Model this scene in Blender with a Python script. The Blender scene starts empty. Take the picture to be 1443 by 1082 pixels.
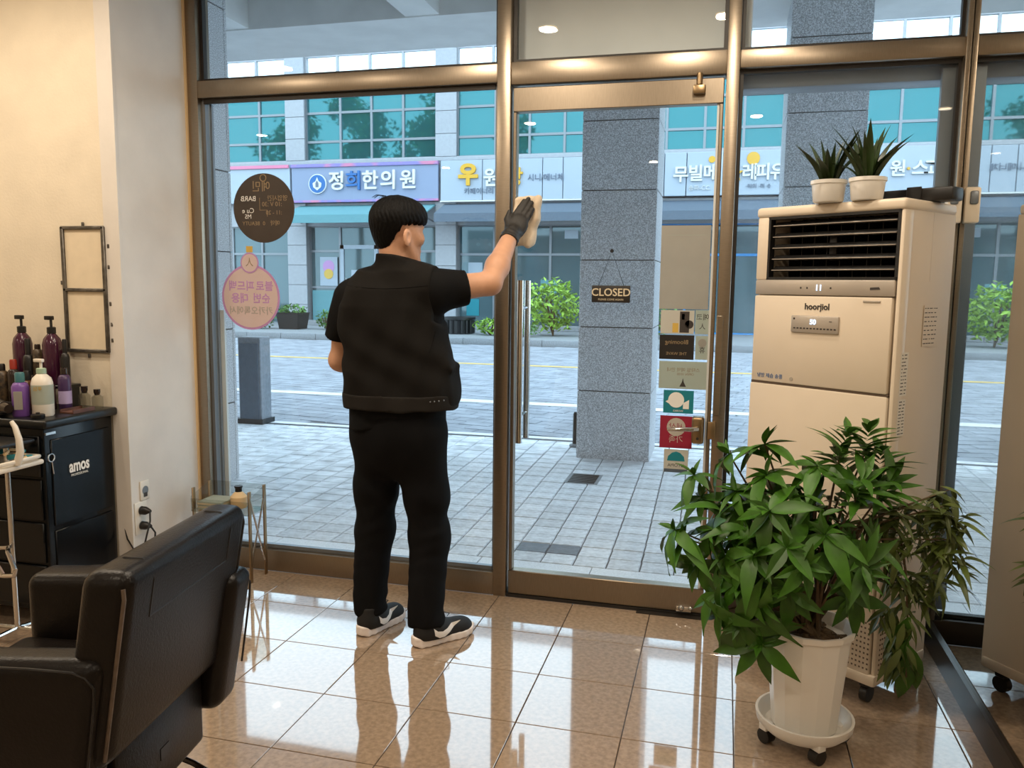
import bpy, bmesh, math, random
import numpy as np
from mathutils import Vector, Matrix, Euler
from mathutils.bvhtree import BVHTree

SC = bpy.context.scene
COL = SC.collection
R = math.radians
PI = math.pi

# ------------------------------------------------------------------ camera
YAW, PITCH, ROLL, FPX = .2528, .1209, .0113, 1150.14
def make_camera():
    cy, sy = math.cos(YAW), math.sin(YAW)
    f = Vector((-sy, cy, 0)); r = Vector((cy, sy, 0)); u = Vector((0, 0, 1))
    f2 = f * math.cos(PITCH) - u * math.sin(PITCH)
    u2 = u * math.cos(PITCH) + f * math.sin(PITCH)
    r3 = r * math.cos(ROLL) + u2 * math.sin(ROLL)
    u3 = u2 * math.cos(ROLL) - r * math.sin(ROLL)
    cd = bpy.data.cameras.new('camera')
    cd.sensor_fit = 'HORIZONTAL'; cd.sensor_width = 36; cd.lens = FPX / 1443 * 36
    cd.clip_start = .02; cd.clip_end = 300
    co = bpy.data.objects.new('camera', cd)
    m = Matrix((r3, u3, -f2)).transposed().to_4x4()
    m.translation = Vector((2.016, -3.542, 1.443))
    co.matrix_world = m
    COL.objects.link(co); SC.camera = co
make_camera()

# ------------------------------------------------------------------ sky, exposure, lights
SC.view_settings.view_transform = 'Standard'
SC.view_settings.look = 'None'
SC.view_settings.gamma = 1
SC.view_settings.use_curve_mapping = False
SC.view_settings.exposure = 0.0
SC.cycles.transparent_max_bounces = 32
SKY_COLOR, SKY_STRENGTH = (.67, .86, 1.0), 3.9
LAMP_COLOR, LAMP_POWER = (1.0, .85, .67), 10.0
w = bpy.data.worlds.new('overcast_sky'); SC.world = w; w.use_nodes = True
bg = w.node_tree.nodes['Background']
bg.inputs[0].default_value = (*SKY_COLOR, 1); bg.inputs[1].default_value = SKY_STRENGTH
CEIL = 2.8
LAMPS = [(1.05, -.78), (1.96, -.76), (-.75, -1.2), (-1.7, -1.2), (-2.6, -1.2), (-.01, -1.5), (1.11, -1.5), (2.1, -1.6),
         (.37, -3.27), (2.2, -3.3), (-2.2, -3.3), (1.2, -5.6), (-1.2, -5.6)]
for x, y in LAMPS:
    ld = bpy.data.lights.new('downlight_lamp', 'AREA')
    ld.shape = 'DISK'; ld.size = .09; ld.energy = LAMP_POWER; ld.color = LAMP_COLOR
    lo = bpy.data.objects.new('downlight_lamp', ld)
    lo.location = (x, y, CEIL - .012); COL.objects.link(lo)

# ------------------------------------------------------------------ materials
def lin(c):
    return tuple((v / 255 / 12.92) if v <= 10 else ((v / 255 + .055) / 1.055) ** 2.4 for v in c)
MATS = {}
def mat(name, col, rough=.5, metal=0., var=0., vscale=20., bump=0., bscale=60., spec=.5, col2=None, emit=0., objvar=0., stretch=(1, 1, 1), coat=0., coat_ior=1.5, detail=4., sharp=None):
    if name in MATS: return MATS[name]
    m = bpy.data.materials.new(name); m.use_nodes = True
    nt = m.node_tree; N = nt.nodes; L = nt.links
    b = N['Principled BSDF']
    c = lin(col)
    b.inputs['Base Color'].default_value = (*c, 1)
    b.inputs['Roughness'].default_value = rough
    b.inputs['Metallic'].default_value = metal
    b.inputs['Specular IOR Level'].default_value = spec
    b.inputs['Coat Weight'].default_value = coat; b.inputs['Coat IOR'].default_value = coat_ior
    tc = N.new('ShaderNodeTexCoord'); mp = N.new('ShaderNodeMapping')
    mp.inputs['Scale'].default_value = stretch
    L.new(tc.outputs['Object'], mp.inputs[0])
    src = None
    if var or col2:
        n = N.new('ShaderNodeTexNoise'); n.inputs['Scale'].default_value = vscale; n.inputs['Detail'].default_value = detail
        L.new(mp.outputs[0], n.inputs['Vector'])
        rp = N.new('ShaderNodeValToRGB')
        a = [max(0, v * (1 - var)) for v in c]; z = [min(1, v * (1 + var)) for v in c]
        if col2: z = lin(col2); a = c
        lo, hi = sharp or (.35, .65)
        rp.color_ramp.elements[0].position = lo; rp.color_ramp.elements[1].position = hi
        rp.color_ramp.elements[0].color = (*a, 1); rp.color_ramp.elements[1].color = (*z, 1)
        L.new(n.outputs['Fac'], rp.inputs[0]); src = rp.outputs[0]
    if objvar:
        oi = N.new('ShaderNodeObjectInfo'); mr = N.new('ShaderNodeMapRange')
        mr.inputs['To Min'].default_value = 1 - objvar; mr.inputs['To Max'].default_value = 1 + objvar
        L.new(oi.outputs['Random'], mr.inputs['Value'])
        mx = N.new('ShaderNodeMix'); mx.data_type = 'RGBA'; mx.blend_type = 'MULTIPLY'; mx.inputs[0].default_value = 1
        if src: L.new(src, mx.inputs[6])
        else: mx.inputs[6].default_value = (*c, 1)
        L.new(mr.outputs[0], mx.inputs[7]); src = mx.outputs[2]
    if src: L.new(src, b.inputs['Base Color'])
    if bump:
        n2 = N.new('ShaderNodeTexNoise'); n2.inputs['Scale'].default_value = bscale; n2.inputs['Detail'].default_value = 5
        L.new(mp.outputs[0], n2.inputs['Vector'])
        bp = N.new('ShaderNodeBump'); bp.inputs['Strength'].default_value = bump; bp.inputs['Distance'].default_value = .01
        L.new(n2.outputs['Fac'], bp.inputs['Height']); L.new(bp.outputs[0], b.inputs['Normal'])
    if emit:
        b.inputs['Emission Color'].default_value = (*c, 1); b.inputs['Emission Strength'].default_value = emit
    MATS[name] = m
    return m

def glass_mat(name, tint=(.97, .99, 1), ior=1.5, dirt=0.):
    m = bpy.data.materials.new(name); m.use_nodes = True
    nt = m.node_tree; N = nt.nodes; L = nt.links
    N.remove(N['Principled BSDF']); out = N['Material Output']
    t = N.new('ShaderNodeBsdfTransparent'); t.inputs[0].default_value = (*tint, 1)
    g = N.new('ShaderNodeBsdfGlossy'); g.inputs['Roughness'].default_value = .0
    ge = N.new('ShaderNodeNewGeometry'); dt = N.new('ShaderNodeVectorMath'); dt.operation = 'DOT_PRODUCT'
    L.new(ge.outputs['Normal'], dt.inputs[0]); L.new(ge.outputs['Incoming'], dt.inputs[1])
    def mth(op, a, b=None):
        n_ = N.new('ShaderNodeMath'); n_.operation = op
        for i, v in enumerate((a, b)):
            if v is None: continue
            if isinstance(v, (int, float)): n_.inputs[i].default_value = v
            else: L.new(v, n_.inputs[i])
        return n_.outputs[0]
    f0 = ((ior - 1) / (ior + 1)) ** 2
    sch = mth('POWER', mth('SUBTRACT', 1.0, mth('ABSOLUTE', dt.outputs['Value'])), 5.0)
    fac = mth('ADD', mth('MULTIPLY', sch, 1 - f0), f0)
    mx = N.new('ShaderNodeMixShader')
    L.new(fac, mx.inputs[0]); L.new(t.outputs[0], mx.inputs[1]); L.new(g.outputs[0], mx.inputs[2])
    last = mx
    if dirt:
        d = N.new('ShaderNodeBsdfTranslucent'); d.inputs[0].default_value = (.9, .92, .95, 1)
        n = N.new('ShaderNodeTexNoise'); n.inputs['Scale'].default_value = 3.; n.inputs['Detail'].default_value = 5
        tc = N.new('ShaderNodeTexCoord'); L.new(tc.outputs['Object'], n.inputs['Vector'])
        mr = N.new('ShaderNodeMapRange'); mr.inputs['From Min'].default_value = .4; mr.inputs['From Max'].default_value = .75
        mr.inputs['To Min'].default_value = dirt * .4; mr.inputs['To Max'].default_value = dirt * 1.5
        L.new(n.outputs['Fac'], mr.inputs['Value'])
        m2 = N.new('ShaderNodeMixShader'); L.new(mr.outputs[0], m2.inputs[0]); L.new(mx.outputs[0], m2.inputs[1]); L.new(d.outputs[0], m2.inputs[2]); last = m2
    L.new(last.outputs[0], out.inputs[0])
    MATS[name] = m
    return m

M = dict(
    wall=mat('warm_plaster', (226, 214, 192), .75, var=.04, vscale=6, bump=.08, bscale=90),
    wall2=mat('pale_panel', (222, 216, 208), .6, var=.05, vscale=4, bump=.04),
    ceil=mat('ceiling_paint', (225, 222, 214), .8),
    steel=mat('brushed_bronze_steel', (150, 137, 120), .34, .92, var=.06, vscale=30, stretch=(1, 1, 14)),
    steelh=mat('brushed_bronze_steel_wide', (150, 137, 120), .34, .92, var=.06, vscale=30, stretch=(14, 1, 1)),
    darksteel=mat('dark_gasket', (42, 38, 34), .5, .2),
    chrome=mat('chrome', (210, 208, 205), .12, 1.),
    skirt=mat('dark_skirting', (58, 50, 44), .3, .6),
    tile=mat('polished_beige_tile', (164, 142, 120), .06, var=.16, vscale=55, objvar=.06, spec=.8, coat=1., coat_ior=1.52, detail=8, bump=.008, bscale=6),
    grout=mat('dark_grout', (58, 48, 42), .8),
    granite=mat('speckled_granite', (158, 160, 164), .5, vscale=150, col2=(228, 230, 234), sharp=(.42, .60), objvar=.04, detail=6),
    paver=mat('grey_paver', (214, 217, 222), .7, var=.14, vscale=30, objvar=.10, bump=.25, bscale=120),
    paverdark=mat('dark_grey_paver', (122, 128, 136), .7, var=.12, vscale=30, objvar=.08, bump=.2, bscale=120),
    paverstuff=mat('grey_paver_far', (214, 217, 222), .7, var=.22, vscale=7, bump=.2, bscale=120),
    paver2=mat('blue_grey_street_paver', (140, 145, 154), .7, var=.2, vscale=3, bump=.2, bscale=60),
    pavejoint=mat('paver_joint', (104, 104, 106), .9),
    sill=mat('pale_granite_sill', (220, 222, 226), .5, var=.1, vscale=120),
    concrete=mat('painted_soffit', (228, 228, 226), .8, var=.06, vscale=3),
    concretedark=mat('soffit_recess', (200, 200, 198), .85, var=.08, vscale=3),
    clad=mat('pale_cladding', (156, 160, 166), .55, var=.05, vscale=12, objvar=.04),
    kerb=mat('kerb_granite', (132, 136, 140), .7, var=.12, vscale=30, objvar=.06),
    white_line=mat('white_road_paint', (205, 205, 203), .7, var=.06, vscale=20),
    yellow_line=mat('yellow_road_paint', (200, 170, 96), .7, var=.1, vscale=20),
    alum=mat('grey_aluminium', (128, 134, 140), .4, .5),
    tealglass=mat('teal_coated_glass', (54, 116, 122), .03, .62),
    whiteglass=mat('pale_coated_glass', (236, 244, 248), .05, .8),
    shopglass=mat('shopfront_glass', (84, 106, 112), .04, .3),
    signlilac=mat('lilac_sign_panel', (128, 141, 166), .5),
    signwhite=mat('white_sign_panel', (158, 170, 182), .5),
    signpurple=mat('purple_sign_edge', (128, 120, 178), .5, var=.0, vscale=1.5, col2=(196, 120, 150), sharp=(.45, .6)),
    pinksign=mat('pink_sign_edge', (206, 120, 150), .5),
    letterwhite=mat('white_letter', (206, 208, 206), .45),
    letteryellow=mat('yellow_letter', (208, 160, 40), .45),
    letterblue=mat('blue_letter', (34, 98, 160), .45),
    lettergrey=mat('grey_letter', (96, 108, 126), .6),
    awnteal=mat('teal_awning', (92, 142, 150), .7, var=.05),
    awngrey=mat('grey_awning', (84, 98, 112), .7, var=.08),
    blueframe=mat('blue_shop_frame', (30, 130, 196), .5),
    whiteplas=mat('white_plastic', (226, 220, 208), .4),
    ac=mat('cream_enamel', (222, 207, 186), .38, var=.02, vscale=5),
    acdark=mat('grille_black', (20, 19, 18), .5),
    acgrey=mat('control_strip_grey', (182, 172, 160), .35, .3),
    acline=mat('seam_brown', (96, 80, 66), .6),
    pot=mat('white_ceramic', (236, 232, 224), .3),
    soil=mat('potting_soil', (60, 44, 32), .95, col2=(120, 96, 66), vscale=60, bump=.6, bscale=80),
    leaf=mat('green_leaf', (56, 98, 22), .42, var=.3, vscale=9, objvar=.35, spec=.35),
    leaf2=mat('yellowish_leaf', (78, 92, 36), .42, var=.3, vscale=9),
    leafdark=mat('dark_sword_leaf', (44, 62, 26), .4, var=.25, vscale=12, objvar=.15),
    stem=mat('woody_stem', (92, 74, 50), .8, var=.2),
    black=mat('black_plastic', (22, 21, 21), .4),
    rubber=mat('black_rubber', (30, 29, 29), .6),
    leather=mat('dark_brown_leather', (19, 15, 13), .32, spec=.26, var=.10, vscale=14, bump=.12, bscale=160),
    leatherworn=mat('worn_leather_edge', (92, 78, 66), .5, var=.25, vscale=30),
    cabinet=mat('black_lacquer', (7, 10, 13), .2, spec=.28),
    cabtop=mat('black_worktop', (12, 15, 17), .3),
    paint_white=mat('white_print', (238, 236, 230), .6),
    skin=mat('skin', (200, 152, 122), .5, var=.06, vscale=20, spec=.35),
    hair=mat('black_hair', (5, 4, 4), .55, bump=.5, bscale=40, stretch=(6, 6, 1), spec=.15),
    shirt=mat('black_cotton', (13, 13, 14), .85, spec=.15, bump=.06, bscale=250),
    vest=mat('black_twill', (22, 20, 18), .85, spec=.15, bump=.08, bscale=300),
    vestband=mat('charcoal_twill', (30, 27, 24), .8, spec=.2, bump=.08, bscale=300),
    trousers=mat('black_trouser_cloth', (12, 12, 14), .85, spec=.15, bump=.06, bscale=250),
    glove=mat('black_glove', (34, 31, 28), .6, bump=.12, bscale=200),
    cloth=mat('tan_microfibre', (214, 196, 172), .9, var=.06, vscale=40, bump=.3, bscale=200),
    shoe=mat('black_mesh_shoe', (20, 20, 21), .7, bump=.15, bscale=400),
    shoesole=mat('white_foam_sole', (246, 236, 230), .55),
    white=mat('white_mark', (242, 240, 238), .5),
    brown_disc=mat('dark_brown_vinyl', (64, 54, 46), .45, var=.12, vscale=8),
    gold_print=mat('faded_gold_print', (150, 128, 96), .6),
    pinkvinyl=mat('pale_pink_vinyl', (236, 216, 210), .6),
    lilac=mat('lilac_print', (186, 140, 190), .6),
    beigepaper=mat('beige_paper', (188, 184, 174), .7, var=.03, vscale=10),
    palepaper=mat('pale_green_paper', (192, 200, 188), .7),
    blackcard=mat('black_card', (30, 26, 24), .5),
    tealcard=mat('teal_card', (20, 128, 142), .5),
    redcard=mat('crimson_card', (150, 30, 58), .5),
    creamcard=mat('cream_card', (212, 208, 196), .6),
    ochre=mat('ochre_print', (206, 170, 80), .6),
    darkprint=mat('dark_print', (56, 50, 46), .6),
    brass=mat('aged_brass', (156, 132, 100), .32, .9),
    signblack=mat('black_sign_board', (38, 34, 30), .5),
    goldletter=mat('cream_letter', (214, 200, 172), .5),
    bush=mat('bright_bush_leaf', (132, 168, 62), .6, var=.35, vscale=4),
    bushdark=mat('green_bush_leaf', (84, 126, 62), .6, var=.35, vscale=4),
    treeleaf=mat('street_tree_leaf', (96, 136, 52), .6, var=.4, vscale=1.5),
    frame_old=mat('tarnished_metal', (104, 100, 94), .4, .7, var=.35, vscale=25),
    frame_fill=mat('cream_board', (226, 210, 182), .7, var=.03),
    acrylic=mat('clear_acrylic', (206, 202, 196), .12, .1),
    cream=mat('cream_mat', (226, 196, 150), .6),
    lampglow=mat('lamp_glow', (255, 226, 176), .5, emit=9.),
    ledglow=mat('led_digits', (196, 222, 255), .5, emit=1.3),
)
GLASS = glass_mat('window_glass', (.965, .985, .99))
GLASSD = glass_mat('smeared_window_glass', (.965, .985, .99), dirt=.05)
def sheet_mat(key, t):
    # thin paper or vinyl on the glass: daylight glows through it
    m = M[key]; nt = m.node_tree; N = nt.nodes; L = nt.links
    b = N['Principled BSDF']; out = N['Material Output']
    tr = N.new('ShaderNodeBsdfTranslucent'); mx = N.new('ShaderNodeMixShader'); mx.inputs[0].default_value = t
    if b.inputs['Base Color'].links: L.new(b.inputs['Base Color'].links[0].from_socket, tr.inputs[0])
    else: tr.inputs[0].default_value = b.inputs['Base Color'].default_value
    L.new(b.outputs[0], mx.inputs[1]); L.new(tr.outputs[0], mx.inputs[2]); L.new(mx.outputs[0], out.inputs[0])
for k_, t_ in (('beigepaper', .42), ('palepaper', .40), ('creamcard', .3), ('pinkvinyl', .3)): sheet_mat(k_, t_)
def mirror_mat():
    m = bpy.data.materials.new('silvered_mirror'); m.use_nodes = True
    b = m.node_tree.nodes['Principled BSDF']
    b.inputs['Base Color'].default_value = (.80, .78, .74, 1); b.inputs['Metallic'].default_value = 1; b.inputs['Roughness'].default_value = .012
    return m
MIRROR = mirror_mat()
def clear_mat(name, col, rough=.05):
    m = glass_mat(name, tuple(.5 + .5 * v for v in lin(col)), 1.3); return m
CLEAR = clear_mat('clear_plastic', (226, 226, 220))

# ------------------------------------------------------------------ mesh helpers
class MB:
    def __init__(s): s.v = []; s.f = []
    def add(s, vs, fs, m=None):
        n = len(s.v)
        if m is not None: vs = [tuple(m @ Vector(v)) for v in vs]
        s.v += [tuple(v) for v in vs]; s.f += [tuple(i + n for i in f) for f in fs]
        return s
    def box(s, x0, x1, y0, y1, z0, z1, m=None):
        vs = [(x, y, z) for x in (x0, x1) for y in (y0, y1) for z in (z0, z1)]
        return s.add(vs, [(0, 1, 3, 2), (4, 6, 7, 5), (0, 4, 5, 1), (2, 3, 7, 6), (0, 2, 6, 4), (1, 5, 7, 3)], m)
    def rbox(s, x0, x1, y0, y1, z0, z1, r=.01, seg=2, m=None):
        bm = bmesh.new(); bmesh.ops.create_cube(bm, size=1)
        for v in bm.verts:
            v.co = Vector(((x0 + x1) / 2 + v.co.x * (x1 - x0), (y0 + y1) / 2 + v.co.y * (y1 - y0), (z0 + z1) / 2 + v.co.z * (z1 - z0)))
        bmesh.ops.bevel(bm, geom=list(bm.edges), offset=r, segments=seg, profile=.5, affect='EDGES')
        bm.verts.index_update()
        s.add([v.co[:] for v in bm.verts], [[v.index for v in f.verts] for f in bm.faces], m); bm.free()
        return s
    def tube(s, pts, r, n=8, cap=True, m=None, rs=None):
        pts = [Vector(p) for p in pts]; k = len(pts); vs = []; fs = []
        up = None
        for i, p in enumerate(pts):
            t = (pts[min(i + 1, k - 1)] - pts[max(i - 1, 0)]).normalized()
            if up is None: up = Vector((0, 0, 1)) if abs(t.z) < .9 else Vector((1, 0, 0))
            a = t.cross(up).normalized(); b = a.cross(t).normalized(); up = b
            rr = rs[i] if rs else r
            for j in range(n):
                q = 2 * PI * j / n
                vs.append(p + (a * math.cos(q) + b * math.sin(q)) * rr)
        for i in range(k - 1):
            for j in range(n):
                j2 = (j + 1) % n
                fs.append((i * n + j, i * n + j2, (i + 1) * n + j2, (i + 1) * n + j))
        if cap:
            fs.append(tuple(range(n - 1, -1, -1))); fs.append(tuple((k - 1) * n + j for j in range(n)))
        return s.add(vs, fs, m)
    def lathe(s, prof, n=24, m=None, closed=False):
        vs = []; fs = []; k = len(prof)
        for (r, z) in prof:
            for j in range(n):
                q = 2 * PI * j / n; vs.append((r * math.cos(q), r * math.sin(q), z))
        for i in range(k - 1):
            for j in range(n):
                j2 = (j + 1) % n
                fs.append((i * n + j, i * n + j2, (i + 1) * n + j2, (i + 1) * n + j))
        if not closed:
            if prof[0][0] > 1e-6: fs.append(tuple(range(n - 1, -1, -1)))
            if prof[-1][0] > 1e-6: fs.append(tuple((k - 1) * n + j for j in range(n)))
        return s.add(vs, fs, m)
    def cyl(s, c, r, h, n=16, axis='z', m=None):
        T = Matrix.Translation(c)
        if axis == 'x': T = T @ Matrix.Rotation(PI / 2, 4, 'Y')
        if axis == 'y': T = T @ Matrix.Rotation(-PI / 2, 4, 'X')
        if m is not None: T = m @ T
        return s.lathe([(r, 0), (r, h)], n, T)
    def prism(s, poly, z0, z1, m=None):
        n = len(poly)
        vs = [(x, y, z0) for x, y in poly] + [(x, y, z1) for x, y in poly]
        fs = [tuple(range(n - 1, -1, -1)), tuple(range(n, 2 * n))] + [(i, (i + 1) % n, n + (i + 1) % n, n + i) for i in range(n)]
        return s.add(vs, fs, m)
    def torus(s, R0, r0, n=24, k=8, m=None):
        vs = []; fs = []
        for i in range(n):
            a = 2 * PI * i / n
            for j in range(k):
                b = 2 * PI * j / k
                vs.append(((R0 + r0 * math.cos(b)) * math.cos(a), (R0 + r0 * math.cos(b)) * math.sin(a), r0 * math.sin(b)))
        for i in range(n):
            for j in range(k):
                fs.append((i * k + j, ((i + 1) % n) * k + j, ((i + 1) % n) * k + (j + 1) % k, i * k + (j + 1) % k))
        return s.add(vs, fs, m)
    def sphere(s, c, r, n=12, k=8, m=None, sc=(1, 1, 1)):
        prof = [(r * math.sin(PI * i / k) if 0 < i < k else 0.0, -r * math.cos(PI * i / k)) for i in range(k + 1)]
        T = Matrix.Translation(c) @ Matrix.Diagonal((*sc, 1))
        if m is not None: T = m @ T
        return s.lathe(prof, n, T)
    def mesh(s, name, material, smooth=True, angle=40):
        me = bpy.data.meshes.new(name); me.from_pydata(s.v, [], s.f); me.update()
        if isinstance(material, (list, tuple)):
            for q in material: me.materials.append(q)
        else: me.materials.append(material)
        if smooth:
            me.shade_smooth(); me.set_sharp_from_angle(angle=R(angle))
        return me
FLIP_Y = {}
def link(o, parent=None):
    COL.objects.link(o)
    if parent is not None: o.parent = parent
    return o
def obj(name, mb, material, parent=None, smooth=True, angle=40):
    me = mb if isinstance(mb, bpy.types.Mesh) else mb.mesh(name, material, smooth, angle)
    if not isinstance(mb, bpy.types.Mesh):
        bm = bmesh.new(); bm.from_mesh(me); bmesh.ops.recalc_face_normals(bm, faces=bm.faces); bm.to_mesh(me); bm.free()
    return link(bpy.data.objects.new(name, me), parent)
def thing(name, label, cat, loc=(0, 0, 0), rz=0., group=None):
    o = bpy.data.objects.new(name, None); o.empty_display_size = .1
    o.location = loc; o.rotation_euler = (0, 0, rz)
    COL.objects.link(o); return tag(o, label, cat, group)
def tag(o, label, cat, group=None):
    o['label'] = label; o['category'] = cat
    if group: o['group'] = group
    return o
def struct(name):
    o = bpy.data.objects.new(name, None); COL.objects.link(o); o['kind'] = 'structure'; return o
def dup(root, loc=None, rz=None, label=None):
    c = root.copy(); COL.objects.link(c)
    if loc is not None: c.location = loc
    if rz is not None: c.rotation_euler = (0, 0, rz)
    if label: c['label'] = label
    for ch in list(root.children):
        d = ch.copy(); COL.objects.link(d); d.parent = c
        for g in list(ch.children):
            e = g.copy(); COL.objects.link(e); e.parent = d
    return c
TEXTS = []
def text(name, body, size, material, loc, parent=None, rot=(PI / 2, 0, 0), ext=.001, align='CENTER', bold=0., sx=1.):
    cu = bpy.data.curves.new(name, 'FONT'); cu.body = body; cu.size = size; cu.extrude = ext
    cu.align_x = align; cu.align_y = 'CENTER'; cu.offset = bold; cu.resolution_u = 3
    cu.materials.append(material)
    o = bpy.data.objects.new(name, cu); o.location = loc; o.rotation_euler = rot
    o.scale = (sx, 1, 1)
    TEXTS.append(o)
    return link(o, parent)

# signed-distance modelling: smooth bodies meshed with surface nets
def rc(P, a, b, ra, rb):
    a = np.array(a, float); b = np.array(b, float); d = b - a
    t = np.clip(((P - a) @ d) / (d @ d), 0, 1)
    return np.linalg.norm(P - a - t[:, None] * d, axis=1) - (ra + (rb - ra) * t)
def el(P, c, r, F=None):
    q = P - np.array(c, float)
    if F is not None: q = q @ np.array(F, float).T
    r = np.array(r, float); k = np.linalg.norm(q / r, axis=1)
    return (k - 1) * r.min() * .5 + (k - 1) * r.mean() * .5
def bx(P, c, h, r, F=None):
    q = P - np.array(c, float)
    if F is not None: q = q @ np.array(F, float).T
    q = np.abs(q) - (np.array(h, float) - r)
    return np.linalg.norm(np.maximum(q, 0), axis=1) + np.minimum(q.max(axis=1), 0) - r
def smin(a, b, k):
    h = np.clip(.5 + .5 * (b - a) / k, 0, 1)
    return b + (a - b) * h - k * h * (1 - h)
def smax(a, b, k): return -smin(-a, -b, k)
def nets(fn, lo, hi, h):
    ax = [np.arange(lo[i], hi[i] + h, h) for i in range(3)]
    n = [len(a) for a in ax]
    G = np.stack(np.meshgrid(*ax, indexing='ij'), -1).reshape(-1, 3)
    V = np.concatenate([fn(G[i:i + 400000]) for i in range(0, len(G), 400000)]).reshape(n)
    S = V < 0
    c = [(i, j, k) for i in (0, 1) for j in (0, 1) for k in (0, 1)]
    sl = lambda A, o: A[o[0]:n[0] - 1 + o[0], o[1]:n[1] - 1 + o[1], o[2]:n[2] - 1 + o[2]]
    cnt = sum(sl(S, o).astype(np.int8) for o in c)
    act = (cnt > 0) & (cnt < 8)
    I = np.argwhere(act)
    idx = -np.ones(act.shape, int); idx[act] = np.arange(len(I))
    acc = np.zeros((len(I), 3)); num = np.zeros(len(I))
    for a in range(8):
        for b in range(a + 1, 8):
            da = [c[b][t] - c[a][t] for t in range(3)]
            if sum(map(abs, da)) != 1: continue
            va = V[I[:, 0] + c[a][0], I[:, 1] + c[a][1], I[:, 2] + c[a][2]]
            vb = V[I[:, 0] + c[b][0], I[:, 1] + c[b][1], I[:, 2] + c[b][2]]
            m = (va < 0) != (vb < 0)
            t = np.where(m, va / np.where(m, va - vb, 1), 0)
            p = np.array(c[a]) + t[:, None] * np.array(da)
            acc[m] += p[m]; num[m] += 1
    pos = (I + acc / num[:, None]) * h + np.array(lo)
    F = []
    for d in range(3):
        e = [0, 0, 0]; e[d] = 1
        u, w_ = [(1, 2), (2, 0), (0, 1)][d]
        A = S[:n[0] - e[0], :n[1] - e[1], :n[2] - e[2]]; B = S[e[0]:, e[1]:, e[2]:]
        for flip, X in ((False, A & ~B), (True, ~A & B)):
            E = np.argwhere(X)
            E = E[(E[:, u] > 0) & (E[:, w_] > 0) & (E[:, u] < n[u] - 1) & (E[:, w_] < n[w_] - 1)]
            def at(du, dw):
                Q = E.copy(); Q[:, u] -= du; Q[:, w_] -= dw
                return idx[Q[:, 0], Q[:, 1], Q[:, 2]]
            q = np.stack([at(1, 1), at(0, 1), at(0, 0), at(1, 0)], 1)
            if flip: q = q[:, ::-1]
            F.append(q)
    F = np.concatenate(F); F = F[(F >= 0).all(1)]
    return pos, F
def sdf_obj(name, fn, lo, hi, h, material, parent):
    p, f = nets(fn, lo, hi, h)
    me = bpy.data.meshes.new(name); me.from_pydata(p.tolist(), [], f.tolist()); me.update()
    me.materials.append(material); me.shade_smooth()
    return link(bpy.data.objects.new(name, me), parent)

# ================================================================== ROOM SHELL
rng = random.Random(7)
X_L, X_R, Y_B = -3.05, 2.93, -7.0
floor = struct('floor')
obj('grout_bed', MB().box(X_L, 2.94, Y_B, .0, -.06, -.004), M['grout'], floor, False)
T = .35
tm = {}
rest = MB()
def tile_mesh(w_, d_):
    k = (round(w_, 3), round(d_, 3))
    if k not in tm:
        g = .0016; b = .0012
        m = MB(); hx, hy = w_ / 2 - g, d_ / 2 - g
        m.add([(-hx, -hy, -.006), (hx, -hy, -.006), (hx, hy, -.006), (-hx, hy, -.006), (-hx, -hy, -b), (hx, -hy, -b), (hx, hy, -b), (-hx, hy, -b),
               (-hx + b, -hy + b, 0), (hx - b, -hy + b, 0), (hx - b, hy - b, 0), (-hx + b, hy - b, 0)],
              [(0, 1, 5, 4), (1, 2, 6, 5), (2, 3, 7, 6), (3, 0, 4, 7), (4, 5, 9, 8), (5, 6, 10, 9), (6, 7, 11, 10), (7, 4, 8, 11), (8, 9, 10, 11)])
        tm[k] = m.mesh('tile', M['tile'], False)
    return tm[k]
ys = [(-.36, 0.0)] + [(-.36 - T * (j + 1), -.36 - T * j) for j in range(19)]
xs = [(-9 * T + .1, -8 * T)] + [(T * i, T * (i + 1)) for i in range(-8, 8)] + [(8 * T, 2.9)]
for (y0, y1) in ys:
    for (x0, x1) in xs:
        if y0 < -.5 or x1 > -.5:
            cx, cy = (x0 + x1) / 2, (y0 + y1) / 2
            if y1 > -2.5 and x0 > -1.2:
                o = obj('tile', tile_mesh(x1 - x0, y1 - y0), None, floor); o.location = (cx, cy, 0)
            else:
                rest.box(x0 + .0016, x1 - .0016, y0 + .0016, y1 - .0016, -.006, 0)
o = obj('tile_rows', rest, M['tile'], floor, False); o['kind'] = 'stuff'

def wallbox(name, x0, x1, y0, y1, z0, z1, m):
    o = obj(name, MB().box(x0, x1, y0, y1, z0, z1), m, None, False); o['kind'] = 'structure'; return o
wallbox('wall_front', X_L, -.60, -.50, -.40, -.004, CEIL, M['wall'])
wallbox('wall_left_return', -.60, -.537, -.498, .0, -.004, CEIL, M['wall2'])
wallbox('wall_left', X_L - .1, X_L, Y_B, -.4, -.004, CEIL, M['wall'])
wallbox('wall_back', X_L, X_R + .1, Y_B - .1, Y_B, -.004, CEIL, M['wall'])
wallbox('ceiling', X_L, X_R + .1, Y_B, .1, CEIL, CEIL + .1, M['ceil'])
o = wallbox('trim_1', -.606, -.528, -.506, -.494, 0, CEIL, M['wall2'])   # white corner bead between the two walls
wallbox('trim_2', -.5365, -.529, -.012, .0, 0, CEIL, M['cream'])
wr = struct('wall_right')
MX = lambda y: 2.878
def strip(d0, d1, y0, y1, z0, z1):
    return MB().prism([(MX(y0) + d0, y0), (MX(y0) + d1, y0), (MX(y1) + d1, y1), (MX(y1) + d0, y1)], z0, z1)
obj('mirror_panel', strip(0, .012, Y_B, -.0, .1, CEIL), MIRROR, wr, False)
obj('backing', strip(.013, .10, Y_B, .1, -.004, CEIL), M['wall'], wr, False)
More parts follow.
